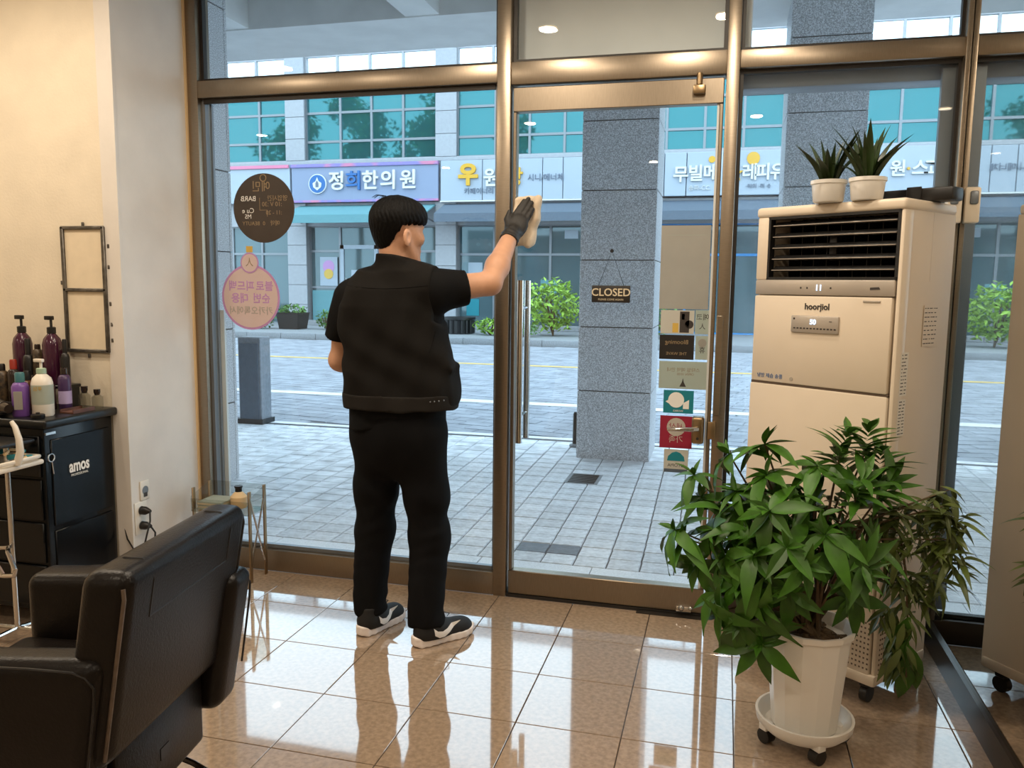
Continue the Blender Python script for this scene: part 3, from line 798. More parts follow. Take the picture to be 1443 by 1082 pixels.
# ================================================================== THE MAN
man = thing('person', 'man in black vest, shirt and trousers wiping the glass door, seen from behind', 'person', (.80, -.52, 0))
PO = np.array([.80, -.52, 0.])
HC = np.array([.758, -.49, 1.645]); hy = R(37)
HF = np.array([math.sin(hy), math.cos(hy), 0]); HR = np.array([math.cos(hy), -math.sin(hy), 0]); HU = np.array([0, 0, 1.])
HM = np.stack([HF, HR, HU])           # rows: head-local axes
def H(f, r, u): return HC + f * HF + r * HR + u * HU
W_ = np.array([1.120, -.128, 1.648]); EL = np.array([1.098, -.36, 1.448])
def body(P):
    P = P + PO
    Q = (P - HC) @ HM.T
    d = el(Q, (-.012, 0, .035), (.098, .078, .092))
    d = smin(d, rc(Q, (.035, 0, -.01), (.048, 0, -.108), .064, .042), .035)
    for s in (-1, 1):
        d = smin(d, rc(Q, (.0, s * .052, -.045), (.064, s * .018, -.126), .022, .020), .025)
        d = smin(d, el(Q, (.062, s * .038, -.028), (.03, .026, .024)), .02)
    d = smin(d, rc(Q, (.082, 0, .016), (.104, 0, -.036), .008, .012), .012)
    for s in (-1, 1): d = smin(d, el(Q, (.094, s * .011, -.040), (.012, .008, .008)), .008)
    d = smin(d, el(Q, (.084, 0, -.074), (.014, .024, .007)), .008)
    d = smin(d, el(Q, (.083, 0, -.087), (.014, .021, .007)), .006)
    d = smin(d, el(Q, (.074, 0, -.132), (.021, .023, .018)), .02)
    d = smin(d, rc(Q, (.078, -.035, .022), (.078, .035, .022), .014, .014), .015)
    for s in (-1, 1): d = smax(d, -el(Q, (.100, s * .031, .002), (.018, .016, .011)), .01)
    for s in (-1, 1):
        Fm = np.array([[.94, s * -.34, 0], [s * .34, .94, 0], [0, 0, 1]])
        Fm = np.array([[.93, s * -.36, .0], [s * .36, .93, 0], [0, 0, 1]])
        e = el(Q, (-.012, s * .085, -.026), (.024, .009, .036), Fm)
        e = smax(e, -el(Q, (-.004, s * .0955, -.022), (.014, .011, .023), Fm), .002)
        d = smin(d, e, .006)
    n0 = H(-.030, 0, -.05)
    d = smin(d, rc(P, n0, (.755, -.50, 1.44), .053, .062), .02)
    t = smin(rc(P, (.60, -.50, 1.38), (.90, -.50, 1.41), .07, .07), rc(P, (.75, -.5, 1.35), (.76, -.5, 1.02), .12, .13), .05)
    d = smin(d, t, .04)
    # raised right arm
    d = smin(d, rc(P, (.90, -.49, 1.415), EL, .058, .047), .03)
    d = smin(d, rc(P, EL, EL + (W_ - EL) * .35, .046, .049), .02)
    d = smin(d, rc(P, EL + (W_ - EL) * .35, W_ + (W_ - EL) * .1, .048, .030), .02)
    # lowered left arm, forearm forward
    d = smin(d, rc(P, (.53, -.49, 1.38), (.486, -.455, 1.125), .054, .043), .03)
    d = smin(d, rc(P, (.478, -.455, 1.125), (.505, -.38, 1.10), .046, .046), .02)
    d = smin(d, rc(P, (.505, -.38, 1.10), (.62, -.245, 1.075), .046, .030), .02)
    h = rc(P, (.63, -.235, 1.075), (.672, -.19, 1.06), .030, .034)
    for k, (dz, ln) in enumerate(((.026, .062), (.009, .07), (-.009, .066), (-.026, .052))):
        b = np.array([.69, -.172, 1.058 + dz]); c = b + np.array([.60, .5, -.15]) * ln * .6; e = c + np.array([.35, .1, -.8]) * ln * .5
        h = smin(h, smin(rc(P, b, c, .0095, .0085), rc(P, c, e, .0085, .0075), .004), .006)
    h = smin(h, smin(rc(P, (.645, -.215, 1.09), (.675, -.20, 1.115), .012, .010), rc(P, (.675, -.20, 1.115), (.705, -.175, 1.115), .010, .008), .004), .008)
    return smin(d, h, .015)
sdf_obj('body', body, (-.42, -.16, .45), (.40, .50, 1.20 + .10 - .02 + .5), .0052, M['skin'], man)
def hairf(P):
    P = P + PO; Q = (P - HC) @ HM.T
    f, r, u = Q[:, 0], Q[:, 1], Q[:, 2]
    an = np.arctan2(r, f + .02)
    d = el(Q, (-.008, 0, .050), (.112, .097, .092))
    d = smax(d, -(u + .055 + .9 * (f + .12) * 0) , .03)
    d = smin(d, el(Q, (.046, 0, .060), (.064, .084, .060)), .03)
    d = smin(d, el(Q, (-.054, 0, -.010), (.050, .058, .072)), .035)
    low = np.interp(f, [-.2, -.085, -.065, -.045, -.028, .0, .03, .2], [-.088, -.084, -.066, -.012, .022, .026, .028, .032])
    low = low + .004 * np.sin(an * 23) + .003 * np.sin(an * 41)
    d = smax(d, low - u, .012)
    return d + .0016 * np.sin(an * 34 + 3 * np.sin(u * 60)) * np.clip((u + .1) * 9, 0, 1)
sdf_obj('hair', hairf, (-.20, -.14, 1.54), (.13, .22, 1.81), .0042, M['hair'], man)
fl = MB()
for k in range(9):
    q = random.Random(k); a_ = -2.4 + .16 * k
    p0 = Vector(H(-.05 + .01 * q.random(), -.03 + .02 * q.random(), .128)) - Vector(PO)
    dv = Vector(H(math.cos(a_) * .05, math.sin(a_) * .05, 0) - HC)
    fl.tube([p0, p0 + dv * .35 + Vector((0, 0, .012)), p0 + dv * .8 + Vector((0, 0, .014)), p0 + dv * 1.15 + Vector((0, 0, .004))], .0008, 4)
obj('stray_hair', fl, M['hair'], man)
for s in (-1, 1):
    ey = MB().sphere(Vector(H(.079, s * .031, .002) - PO), .0125, 12, 8)
    obj('eye', ey, M['white'], man)
    obj('eyebrow', MB().tube([Vector(H(.0935, s * .016, .021) - PO), Vector(H(.094, s * .032, .025) - PO), Vector(H(.083, s * .047, .021) - PO)], .003, 6), M['hair'], man)

ZP = [.85, .95, 1.05, 1.15, 1.25, 1.35, 1.42, 1.48]
def torso(P, cx, a, b, z0, z1, k=.02):
    z = P[:, 2]
    c = np.interp(z, ZP, cx); aa = np.interp(z, ZP, a); bb = np.interp(z, ZP, b)
    th = R(-9); x = P[:, 0] - c; y = P[:, 1] + .50
    xr = x * math.cos(th) - y * math.sin(th); yr = x * math.sin(th) + y * math.cos(th)
    q = (np.abs(xr / aa) ** 2.5 + np.abs(yr / bb) ** 2.5) ** .4
    d = (q - 1) * np.minimum(aa, bb) * .95
    return smax(smax(d, z0 - z, k), z - z1, k)
VCX = [.775, .772, .766, .756, .742, .732, .734, .742]
def wr(P, s=1.):
    x, y, z = P[:, 0], P[:, 1], P[:, 2]
    return s * (.0035 * np.sin(x * 26 + z * 31 + 2 * np.sin(z * 11)) + .0025 * np.sin(x * 47 - z * 22 + y * 30))
def shirt(P):
    P = P + PO
    d = torso(P, [.757, .757, .757, .75, .742, .732, .734, .742], [.192, .194, .194, .196, .20, .20, .175, .12], [.14, .135, .13, .125, .125, .12, .11, .08], .868, 1.47, .006)
    d = smin(d, rc(P, (.755, -.5, 1.47), (.57, -.50, 1.395), .062, .062), .04)
    d = smin(d, rc(P, (.755, -.5, 1.46), (.92, -.50, 1.425), .062, .075), .04)
    a, b = np.array((.552, -.495, 1.385)), np.array((.486, -.468, 1.215))
    l = smax(rc(P, a, b, .072, .064), (P - b) @ ((b - a) / np.linalg.norm(b - a)), .004)
    a, b = np.array((.90, -.49, 1.415)), np.array((1.024, -.425, 1.432))
    r_ = smax(rc(P, a, b, .084, .072), (P - b) @ ((b - a) / np.linalg.norm(b - a)), .004)
    d = smin(smin(d, l, .03), r_, .03)
    return d + wr(P, .8)
sdf_obj('shirt', shirt, (-.44, -.22, .83), (.30, .24, 1.62), .0066, M['shirt'], man)
def vest(P):
    P = P + PO
    d = torso(P, VCX, [.222, .224, .226, .22, .216, .212, .185, .125], [.16, .158, .152, .146, .142, .134, .12, .085], .958, 1.48, .008)
    d = smin(d, rc(P, (.745, -.5, 1.480), (.60, -.50, 1.42), .074, .058), .045)
    d = smin(d, rc(P, (.755, -.5, 1.465), (.905, -.50, 1.432), .074, .084), .045)
    d = smax(d, P[:, 0] - (.922 + np.clip(1.30 - P[:, 2], 0, .2) * 1.2), .005)
    d = smax(d, (.530 - np.clip(1.2 - P[:, 2], 0, .1) * 2) - P[:, 0], .006)
    c = smax(rc(P, (.748, -.503, 1.46), (.744, -.506, 1.60), .082, .073), P[:, 2] - 1.568 + .27 * (np.sqrt((P[:, 0] - .752) ** 2 + .04 ** 2) + P[:, 0] - .752) + .25 * np.maximum(P[:, 1] + .48, 0), .004)
    d = smin(d, c, .02)
    # side pocket standing off the right hip
    d = smin(d, bx(P, (.962, -.47, 1.05), (.024, .07, .075), .012), .03)
    d = smin(d, bx(P, (.985, -.51, 1.105), (.014, .03, .012), .006), .006)
    return d + wr(P, .9)
sdf_obj('vest', vest, (-.30, -.22, .93), (.26, .24, 1.62), .0066, M['vest'], man)
def band(P):
    P = P + PO
    d = torso(P, VCX, [.226, .228, .23, .22, .216, .21, .185, .125], [.163, .161, .155, .146, .142, .134, .12, .085], .950, 1.012, .004)
    return d + wr(P, .6)
vb = sdf_obj('waistband', band, (-.30, -.22, .93), (.26, .24, 1.03), .006, M['vestband'], man)
def seam(name, fn, pts, r, m, parent=man):
    pp = []
    for p in pts:
        q = np.array(p, float) - PO + np.array((0, -.35, 0))
        for _ in range(90):
            v = fn(q[None])[0]
            if v < .0004: break
            q = q + np.array((0, 1, 0)) * max(v * .6, .0006)
            if q[1] > .05: break
        if q[1] <= .05: pp.append(Vector(q))
    return obj(name, MB().tube(pp, r, 5), m, parent)
seam('seam', vest, [(.575 + .031 * i, -.5, 1.435 - .012 * math.sin(i * .3)) for i in range(12)], .0016, M['shirt'])
seam('seam', vest, [(.93 + .012 * math.sin(i * .5), -.5, 1.46 - .04 * i) for i in range(8)], .0016, M['shirt'])
sn = MB()
for k in range(4):
    q = np.array((.935 + .014 * k, -.9, .992 + .001 * k)) - PO
    for _ in range(120):
        v = band(q[None])[0]
        if v < .0004: break
        q = q + np.array((0, 1, 0)) * max(v * .6, .0006)
    sn.sphere(Vector(q), .0032, 8, 6)
obj('snap', sn, M['alum'], man)

def trousers(P):
    P = P + PO
    z = P[:, 2]
    hp = smax(el(P, (.757, -.50, .86), (.192, .146, .20)), z - .93, .02)
    l = smin(rc(P, (.664, -.49, .84), (.645, -.47, .60), .104, .087), rc(P, (.645, -.47, .60), (.630, -.455, .42), .087, .076), .04)
    l = smin(l, rc(P, (.630, -.455, .42), (.628, -.515, .10), .078, .070), .04)
    r_ = smin(rc(P, (.850, -.51, .84), (.872, -.49, .60), .106, .089), rc(P, (.872, -.49, .60), (.884, -.485, .42), .089, .078), .04)
    r_ = smin(r_, rc(P, (.884, -.485, .42), (.898, -.565, .085), .080, .072), .04)
    d = smin(smin(l, hp, .05), smin(r_, hp, .05), .006)
    d = smax(d, .062 - z + .02 * np.sin(P[:, 1] * 9), .006)
    k = np.clip((.42 - z) / .3, 0, 1); k2 = np.exp(-((z - .47) / .08) ** 2)
    kb = np.exp(-((z - .10) / .05) ** 2)
    ph = 3 * np.sin(P[:, 1] * 17 + z * 9) + 2 * np.sin(P[:, 0] * 23 - z * 13)
    d = d + (.0008 * k + .0012 * k2 + .004 * kb + .0005) * np.sin(z * 62 + ph)
    return d + wr(P, .45)
sdf_obj('trousers', trousers, (-.30, -.26, .02), (.28, .24, .96), .0072, M['trousers'], man)

def shoe(heel, toe, label):
    heel = Vector(heel); toe = Vector(toe); ax = (toe - heel); ln = ax.length; ax.normalize(); sd = Vector((ax.y, -ax.x, 0))
    e = bpy.data.objects.new('shoe', None); link(e, man)
    Tm = Matrix(((ax.x, -sd.x, 0, heel.x - PO[0]), (ax.y, -sd.y, 0, heel.y - PO[1]), (0, 0, 1, 0), (0, 0, 0, 1)))
    k = ln / .285
    def up(P):
        x, y, z = P[:, 0] / k, P[:, 1], P[:, 2]; Q = np.stack([x, y, z], 1)
        d = rc(Q, (.055, 0, .055), (.10, 0, .06), .043, .046)
        d = smin(d, rc(Q, (.05, 0, .05), (.06, 0, .105), .040, .042), .02)
        d = smin(d, rc(Q, (.10, .0, .05), (.225, .004, .034), .050, .036), .03)
        d = smin(d, el(Q, (.215, .004, .036), (.062, .046, .036)), .02)
        d = smax(d, z - .118 - .0 * x, .006)
        d = smax(d, -rc(Q, (.062, 0, .10), (.062, 0, .16), .034, .036), .004)
        return smax(d, .028 - z, .004)
    def so(P):
        x, y, z = P[:, 0] / k, P[:, 1], P[:, 2]
        hw = np.interp(x, [-.005, .02, .06, .12, .18, .22, .26, .287], [.012, .034, .041, .040, .047, .049, .040, .012])
        top = np.interp(x, [0, .05, .12, .22, .287], [.046, .040, .034, .032, .040])
        bot = np.interp(x, [-.01, .02, .23, .29], [.010, .001, .001, .016])
        d = np.abs(y - .003) - hw
        d = smax(d, z - top, .006); d = smax(d, bot - z, .004); d = smax(d, -x + .0, .004)
        return smax(d, x - .287, .004) + .001 * np.sin(x * 190) * (z < .03)
    h = .0042
    us = []
    for nm, fn, m_ in (('upper', up, 'shoe'), ('sole', so, 'shoesole')):
        p, f = nets(fn, (-.02, -.065, -.005), (.31, .065, .125), h)
        v = [tuple(Tm @ Vector(q)) for q in p]
        me = bpy.data.meshes.new(nm); me.from_pydata(v, [], f.tolist()); me.update(); me.materials.append(M[m_]); me.shade_smooth()
        o = link(bpy.data.objects.new(nm, me), man); o.name = 'shoe_' + nm; us.append((o, p, f))
    bpy.data.objects.remove(e)
    o, p, f = us[0]
    tree_ = BVHTree.FromPolygons([tuple(q) for q in p], [tuple(q) for q in f])
    # white curved mark on the outer side
    up_c = [(.066, .080), (.082, .066), (.104, .062), (.130, .067), (.160, .076), (.192, .086)]
    lo_c = [(.070, .050), (.090, .037), (.116, .036), (.142, .047), (.168, .063), (.192, .084)]
    vs = []; fs = []
    for a_, b_ in zip(up_c, lo_c):
        for t in (0, .25, .5, .75, 1):
            xx_, zz = a_[0] + (b_[0] - a_[0]) * t, a_[1] + (b_[1] - a_[1]) * t
            hit = tree_.ray_cast(Vector((xx_ * k, -.12, zz)), Vector((0, 1, 0)))
            yy = (hit[0].y if hit[0] else -.045) - .0028
            vs.append(tuple(Tm @ Vector((xx_ * k, yy, zz))))
    for i in range(5):
        for j in range(4): fs.append((i * 5 + j, i * 5 + j + 1, (i + 1) * 5 + j + 1, (i + 1) * 5 + j))
    obj('curved_mark', MB().add(vs, fs), M['white'], o)
    lc = MB()
    for i in range(5):
        x = .125 + .016 * i; z = .1 - .01 * i
        lc.tube([Tm @ Vector((x * k, -.026, z - .012)), Tm @ Vector((x * k + .006, 0, z + .002)), Tm @ Vector((x * k, .026, z - .012))], .0022, 5)
    for s in (-1, 1):
        lc.tube([Tm @ Vector((.125 * k, 0, .1)), Tm @ Vector((.13 * k, s * .02, .125)), Tm @ Vector((.15 * k, s * .03, .118)), Tm @ Vector((.152 * k, s * .012, .1))], .0018, 5)
    obj('lace', lc, M['black'], o)
shoe((.622, -.598, 0), (.705, -.338, 0), '')
shoe((.868, -.628, 0), (1.047, -.405, 0), '')

# gloved right hand, palm flat on the cloth
def glovef(P):
    P = P + PO
    W2 = W_ + np.array([.004, .014, .016])
    d = rc(P, W_ + (EL - W_) * .06, W2, .0345, .034)
    pc = np.array([1.136, -.085, 1.695])
    ax = np.array([.36, .38, .85]); ax /= np.linalg.norm(ax); la = np.array([.90, .10, -.42]); la -= ax * (la @ ax); la /= np.linalg.norm(la); nn = np.cross(ax, la)
    d = smin(d, el(P, pc + nn * .0, (.058, .047, .022), np.stack([ax, la, nn])), .022)
    for a_, b_, c_ in (((1.122, -.066, 1.742), (1.140, -.050, 1.775), (1.157, -.043, 1.804)), ((1.139, -.062, 1.742), (1.159, -.048, 1.778), (1.176, -.042, 1.812)),
                       ((1.156, -.060, 1.733), (1.175, -.048, 1.766), (1.190, -.042, 1.796)), ((1.170, -.060, 1.717), (1.184, -.049, 1.744), (1.195, -.043, 1.768))):
        fd = smin(rc(P, a_, b_, .0125, .0112), rc(P, b_, c_, .0112, .0095), .004)
        d = smin(d, fd, .006)
    th = smin(rc(P, (1.112, -.105, 1.680), (1.092, -.086, 1.722), .016, .0125), rc(P, (1.092, -.086, 1.722), (1.099, -.070, 1.756), .0125, .0095), .004)
    d = smin(d, th, .010)
    cuff = smax(np.abs(rc(P, W_ + (EL - W_) * .02, W_ + (EL - W_) * .12, .0375, .0375)) - .003, -(P - W_ - (EL - W_) * .11) @ ((W_ - EL) / np.linalg.norm(W_ - EL)), .003)
    d = smin(d, cuff, .004)
    q = (P - W_) @ ax
    return d + .0012 * np.sin(q * 330) * np.clip(1 - q / .05, 0, 1)
sdf_obj('glove', glovef, (.24, .33, 1.58), (.43, .50, 1.84), .0034, M['glove'], man)
ct = thing('cleaning_cloth', 'folded tan microfibre cloth pressed against the door glass', 'cloth', (1.155, .012, 1.72))
CO = np.array([1.155, .012, 1.72])
def clothf(P):
    x, y, z = P[:, 0], P[:, 1], P[:, 2]
    cx = .0 - .06 * (z + 0) * .0
    lean = x - .02 * np.sin(z * 9) + .10 * np.clip(-z - .02, 0, .2) * -.2
    Q = np.stack([lean, y - .004 * np.sin(x * 45 + z * 18), z], 1)
    d = bx(Q, (0, -.014, .0), (.060, .022, .108), .018)
    d = smin(d, rc(Q, (.045, -.030, .10), (.030, -.034, -.10), .016, .018), .015)
    return smax(d + .003 * np.sin(x * 70 + z * 30) + .002 * np.sin(z * 90 - x * 40), y - .016, .003)
sdf_obj('folded_layers', clothf, (-.085, -.06, -.13), (.085, .022, .13), .0045, M['cloth'], ct)

# ================================================================== AIR CONDITIONER
AX, AY, AR = 2.565, -.655, R(-36.87)
ac = thing('air_conditioner', 'tall cream standing air conditioner beside the glass door', 'air conditioner', (AX, AY, 0), AR)
def A(name, x0, x1, y0, y1, z0, z1, m, r=.004, parent=ac, seg=2):
    return obj(name, MB().rbox(x0, x1, y0, y1, z0, z1, r, seg), M[m], parent)
# body shell: chamfered plan, with the grille bay left open
fp = [(-.55, .004), (-.02, .004), (.0, .035), (.0, .365), (-.55, .365)]
sb = MB(); sb.prism([(-.548, .02), (-.012, .02), (-.002, .04), (-.002, .363), (-.548, .363)], .09, 1.47)
sb.box(-.548, -.505, .006, .199, 1.47, 1.70).box(-.012, -.002, .03, .199, 1.47, 1.70).box(-.548, -.002, .20, .363, 1.47, 1.70)
obj('cabinet_shell', sb, M['ac'], ac, False)
A('top_cap', -.556, .004, -.006, .36, 1.698, 1.735, 'ac', .012, seg=3)
A('side_pillar', -.016, .0, -.0, .06, .10, 1.70, 'ac', .007)
A('side_pillar', -.55, -.503, -.002, .05, 1.472, 1.70, 'ac', .006)
A('front_panel', -.546, -.022, -.008, .022, 1.096, 1.415, 'ac', .006)
A('front_panel', -.550, -.018, -.008, .022, .10, 1.088, 'ac', .006)
A('base_rim', -.556, .004, -.012, .36, .085, .125, 'ac', .008)
A('seam_line', -.548, -.018, -.003, .02, 1.087, 1.097, 'acline', .001)
cs = A('control_strip', -.546, -.018, -.006, .03, 1.418, 1.472, 'acgrey', .004)
text('digits', '11', .028, M['ledglow'], (-.287, -.0068, 1.444), cs, ext=.0004, bold=.001)
for x in (-.36, -.335, -.245): obj('icon', MB().rbox(x, x + .006, -.0074, -.005, 1.441, 1.447, .0008, 1), M['darkprint'], cs)
obj('badge', MB().prism([(-.10, .0), (-.07, .002), (-.065, -.006), (-.10, -.008)], 0, .001, Matrix.Translation((0, -.0062, 1.447)) @ Matrix.Rotation(PI / 2, 4, 'X')), M['darkprint'], cs, False)
gr = obj('grille_recess', MB().box(-.503, -.014, .19, .2, 1.474, 1.698).box(-.503, -.014, .03, .2, 1.472, 1.476), M['acdark'], ac, False)
obj('grille_rim', MB().box(-.506, -.496, .0, .03, 1.472, 1.70).box(-.024, -.014, .0, .03, 1.472, 1.70).box(-.506, -.014, .0, .03, 1.69, 1.70).box(-.506, -.014, .0, .03, 1.472, 1.482), M['acdark'], ac, False)
for k in range(5):
    z = 1.512 + .040 * k
    obj('louver', MB().rbox(-.494, -.026, -.006, .006, -.012, .012, .003, 1), M['acdark'], ac)
    bpy.context.scene.collection.objects[-1].location = (0, .028, z)
    bpy.context.scene.collection.objects[-1].rotation_euler = (R(-60), 0, 0)
    obj('louver_edge', MB().rbox(-.49, -.03, .006, .013, z - .0065, z - .0035, .0008, 1), M['acgrey'], ac)
for k in range(9): obj('fin', MB().box(-.46 + k * .05, -.457 + k * .05, .07, .17, 1.48, 1.69), M['acdark'], ac, False)
obj('pivot_hub', MB().rbox(-.285, -.255, .04, .08, 1.54, 1.63, .006, 2), M['acdark'], ac)
text('lettering', 'hoorjiol', .030, M['darkprint'], (-.288, -.009, 1.378), ac, ext=.0004, bold=.0008)
cp = A('control_panel', -.384, -.20, -.016, -.004, 1.285, 1.347, 'acgrey', .005)
text('digits', '50', .024, M['ledglow'], (-.296, -.0168, 1.324), cp, ext=.0004, bold=.001)
for i in range(13):
    obj('button', MB().rbox(-.372 + i * .013, -.364 + i * .013, -.0172, -.015, 1.299, 1.304, .0006, 1), M['darkprint'], cp)
obj('button', MB().rbox(-.374, -.367, -.0172, -.015, 1.332, 1.338, .0006, 1), M['darkprint'], cp)
obj('button', MB().rbox(-.235, -.224, -.0172, -.015, 1.327, 1.329, .0006, 1), M['darkprint'], cp)
text('caption', '냉방 제습 송풍', .018, M['letterblue'], (-.465, -.009, 1.118), ac, ext=.0003)
obj('screw_cover', MB().cyl((-.375, -.0075, 1.115), .007, -.002, 12, 'y'), M['acgrey'], ac)
obj('front_handle', MB().rbox(-.12, -.06, -.0115, -.006, 1.398, 1.404, .001, 1), M['acgrey'], ac)
# labels on the right side
def side_label(y0, y1, z0, z1, m, nlines, seed):
    l = obj('rating_label', MB().box(.0003, .0012, y0, y1, z0, z1), M[m], ac, False)
    q = random.Random(seed); b = MB(); n = nlines
    for i in range(n):
        z = z1 - (z1 - z0) * (i + .7) / (n + .4); y = y0 + .006
        while y < y1 - .012:
            w_ = q.uniform(.004, .02); e = min(y + w_, y1 - .005)
            b.box(.0012, .0016, y, e, z - .0015, z + .0015); y = e + q.uniform(.003, .012)
    obj('print_line', b, M['darkprint'], l, False)
side_label(.032, .082, 1.09, 1.235, 'whiteplas', 12, 1)
side_label(.032, .082, .955, 1.078, 'whiteplas', 11, 2)
side_label(.17, .27, 1.25, 1.39, 'ac', 9, 3)
for y0, y1, z0, z1 in ((.02, .15, .12, .30),):
    b = MB()
    for i in range(9):
        for j in range(10): b.box(.0, .0012, y0 + i * .0145, y0 + i * .0145 + .006, z0 + j * .018, z0 + j * .018 + .006)
    obj('vent_hole', b, M['acline'], ac, False)
b = MB()
for i in range(10):
    for j in range(10): b.box(-.15 + i * .0135, -.15 + i * .0135 + .006, -.0086, -.0078, .14 + j * .018, .14 + j * .018 + .006)
obj('vent_hole', b, M['acline'], ac, False)
for x, y in ((-.50, .05), (-.05, .05), (-.05, .31), (-.50, .31)):
    c = obj('caster', MB().cyl((x - .013, y, .030), .030, .026, 16, 'x'), M['black'], ac)
    obj('caster_fork', MB().rbox(x - .02, x + .02, y - .02, y + .02, .055, .088, .004, 1), M['black'], c)

bc = thing('black_case', 'flat black case lying on the air conditioner behind the plant pots', 'case', (2.66, -.47, 1.735), AR)
obj('body', MB().rbox(-.16, .10, -.035, .05, 0, .045, .008, 2), M['black'], bc)
obj('flap', MB().rbox(-.05, .0, -.04, -.034, .006, .05, .002, 1), M['rubber'], bc)

# sword-leaved plants on top
def sword_leaf(L, w0, bend, seed):
    m = MB(); n = 7
    vs = []
    for i in range(n + 1):
        t = i / n; wd = w0 * (1 - t ** 2.2) * (.75 + .5 * math.sin(min(t * 3, 1.57)))
        x = bend * t * t * L; z = L * t * (1 - .15 * abs(bend) * t)
        vs += [(x, -wd, z), (x - wd * .5, 0, z), (x, wd, z)]
    fs = []
    for i in range(n):
        for j in range(2): fs.append((i * 3 + j, i * 3 + j + 1, (i + 1) * 3 + j + 1, (i + 1) * 3 + j))
    return m.add(vs, fs).mesh('leaf', M['leafdark'])
SW = [sword_leaf(.185, .013, .18, 0), sword_leaf(.17, .014, .45, 1), sword_leaf(.20, .012, .30, 2), sword_leaf(.15, .013, .75, 3)]
def sword_plant(label, x, y, h, seed):
    s = thing('potted_plant', label, 'potted plant', (x, y, 1.735))
    obj('pot', MB().lathe([(.045, 0), (.050, .005), (.056, .060), (.060, .062), (.060, .074), (.054, .074), (.050, .058), (0, .056)], 28), M['pot'], s)
    obj('soil', MB().cyl((0, 0, .055), .051, .006, 18), M['soil'], s)
    q = random.Random(seed)
    for i in range(20):
        me = SW[0 if i < 5 else q.choice([1, 2, 2, 3, 1])]
        o = obj('leaf', me, None, s); a_ = i * 2.4 + q.uniform(-.3, .3)
        rr = .010 if i < 5 else .022
        o.location = (math.cos(a_) * rr, math.sin(a_) * rr, .058)
        o.rotation_euler = (0, q.uniform(.0, .12) if i < 5 else q.uniform(.1, .42), a_)
        k = h * q.uniform(.8, 1.08); o.scale = (k, k, k)
sword_plant('left one of two potted sword leaved plants on the air conditioner', 2.345, -.50, .95, 1)
sword_plant('right one of two potted sword leaved plants on the air conditioner', 2.46, -.555, 1.06, 5)

sb = thing('door_sensor', 'small cream sensor box on the corner post', 'sensor', (2.848, -.014, 1.695))
obj('housing', MB().rbox(-.028, .026, -.045, .0, 0, .135, .008, 2), M['ac'], sb)
obj('lens', MB().rbox(-.018, .010, -.050, -.043, .07, .12, .006, 2), M['alum'], sb)

# ================================================================== LARGE POTTED PLANT AND ITS WHEELED SAUCER
PX, PY = 2.315, -.925
dl = thing('plant_dolly', 'white round plant saucer on black casters under the large pot', 'plant dolly', (PX, PY, 0))
obj('saucer', MB().lathe([(.02, .062), (.118, .062), (.138, .080), (.142, .100), (.150, .100), (.146, .074), (.122, .050), (.02, .050)], 40), M['pot'], dl)
for k in range(4):
    a_ = R(-75 + 90 * k)
    c = Matrix.Translation((.118 * math.cos(a_), .118 * math.sin(a_), 0)) @ Matrix.Rotation(a_ + .5, 4, 'Z')
    cs_ = obj('caster', MB().cyl((-.016, 0, .024), .024, .032, 16, 'x', c), M['black'], dl)
    obj('caster_mount', MB().rbox(-.02, .02, -.016, .016, .044, .066, .003, 1, c), M['pot'], cs_)
pp_ = thing('large_potted_plant', 'large leafy plant in a tall white faceted pot before the air conditioner', 'potted plant', (PX, PY, .062))
n = 14
obj('pot', MB().lathe([(.094, 0), (.100, .006), (.128, .315), (.137, .320), (.140, .338), (.130, .338), (.118, .30), (.0, .30)], n), M['pot'], pp_, True, 20)
obj('soil', MB().lathe([(.119, .292), (.06, .308), (0, .31)], 24), M['soil'], pp_)
q = random.Random(5)
bk = MB()
for i in range(70):
    a_ = q.uniform(0, 6.28); r_ = q.uniform(0, .105); s_ = q.uniform(.006, .014)
    bk.rbox(-s_, s_, -s_ * .6, s_ * .6, -s_ * .4, s_ * .4, s_ * .2, 1, Matrix.Translation((r_ * math.cos(a_), r_ * math.sin(a_), .308)) @ Euler((q.uniform(-.5, .5), q.uniform(-.5, .5), a_)).to_matrix().to_4x4())
obj('bark_chips', bk, M['stem'], pp_, False)['kind'] = 'stuff'
def leaf_mesh(L, w0, droop, fold, mt, n=6, wave=.0):
    m = MB(); vs = []; fs = []
    for i in range(n + 1):
        t = i / n
        wd = w0 * math.sin(PI * (t * .955 + .03) ** .80) ** 1.15 if i < n else .0004
        x = L * (t - .10 * abs(droop) * t * t); z = -droop * L * t * t
        zz = wave * math.sin(t * 14)
        vs += [(x, -wd, z + fold * wd + zz), (x, 0, z), (x, wd, z + fold * wd - zz)]
    for i in range(n):
        for j in range(2): fs.append((i * 3 + j, (i + 1) * 3 + j, (i + 1) * 3 + j + 1, i * 3 + j + 1))
    return m.add(vs, fs).mesh('leaf', M[mt])
BL = [leaf_mesh(.140, .023, .25, .35, 'leaf'), leaf_mesh(.160, .026, .45, .30, 'leaf', wave=.003), leaf_mesh(.125, .021, .1, .45, 'leaf'), leaf_mesh(.150, .024, .7, .25, 'leaf')]
NL = [leaf_mesh(.13, .015, .3, .3, 'leaf'), leaf_mesh(.15, .012, .6, .3, 'leaf2'), leaf_mesh(.11, .014, .1, .4, 'leaf')]
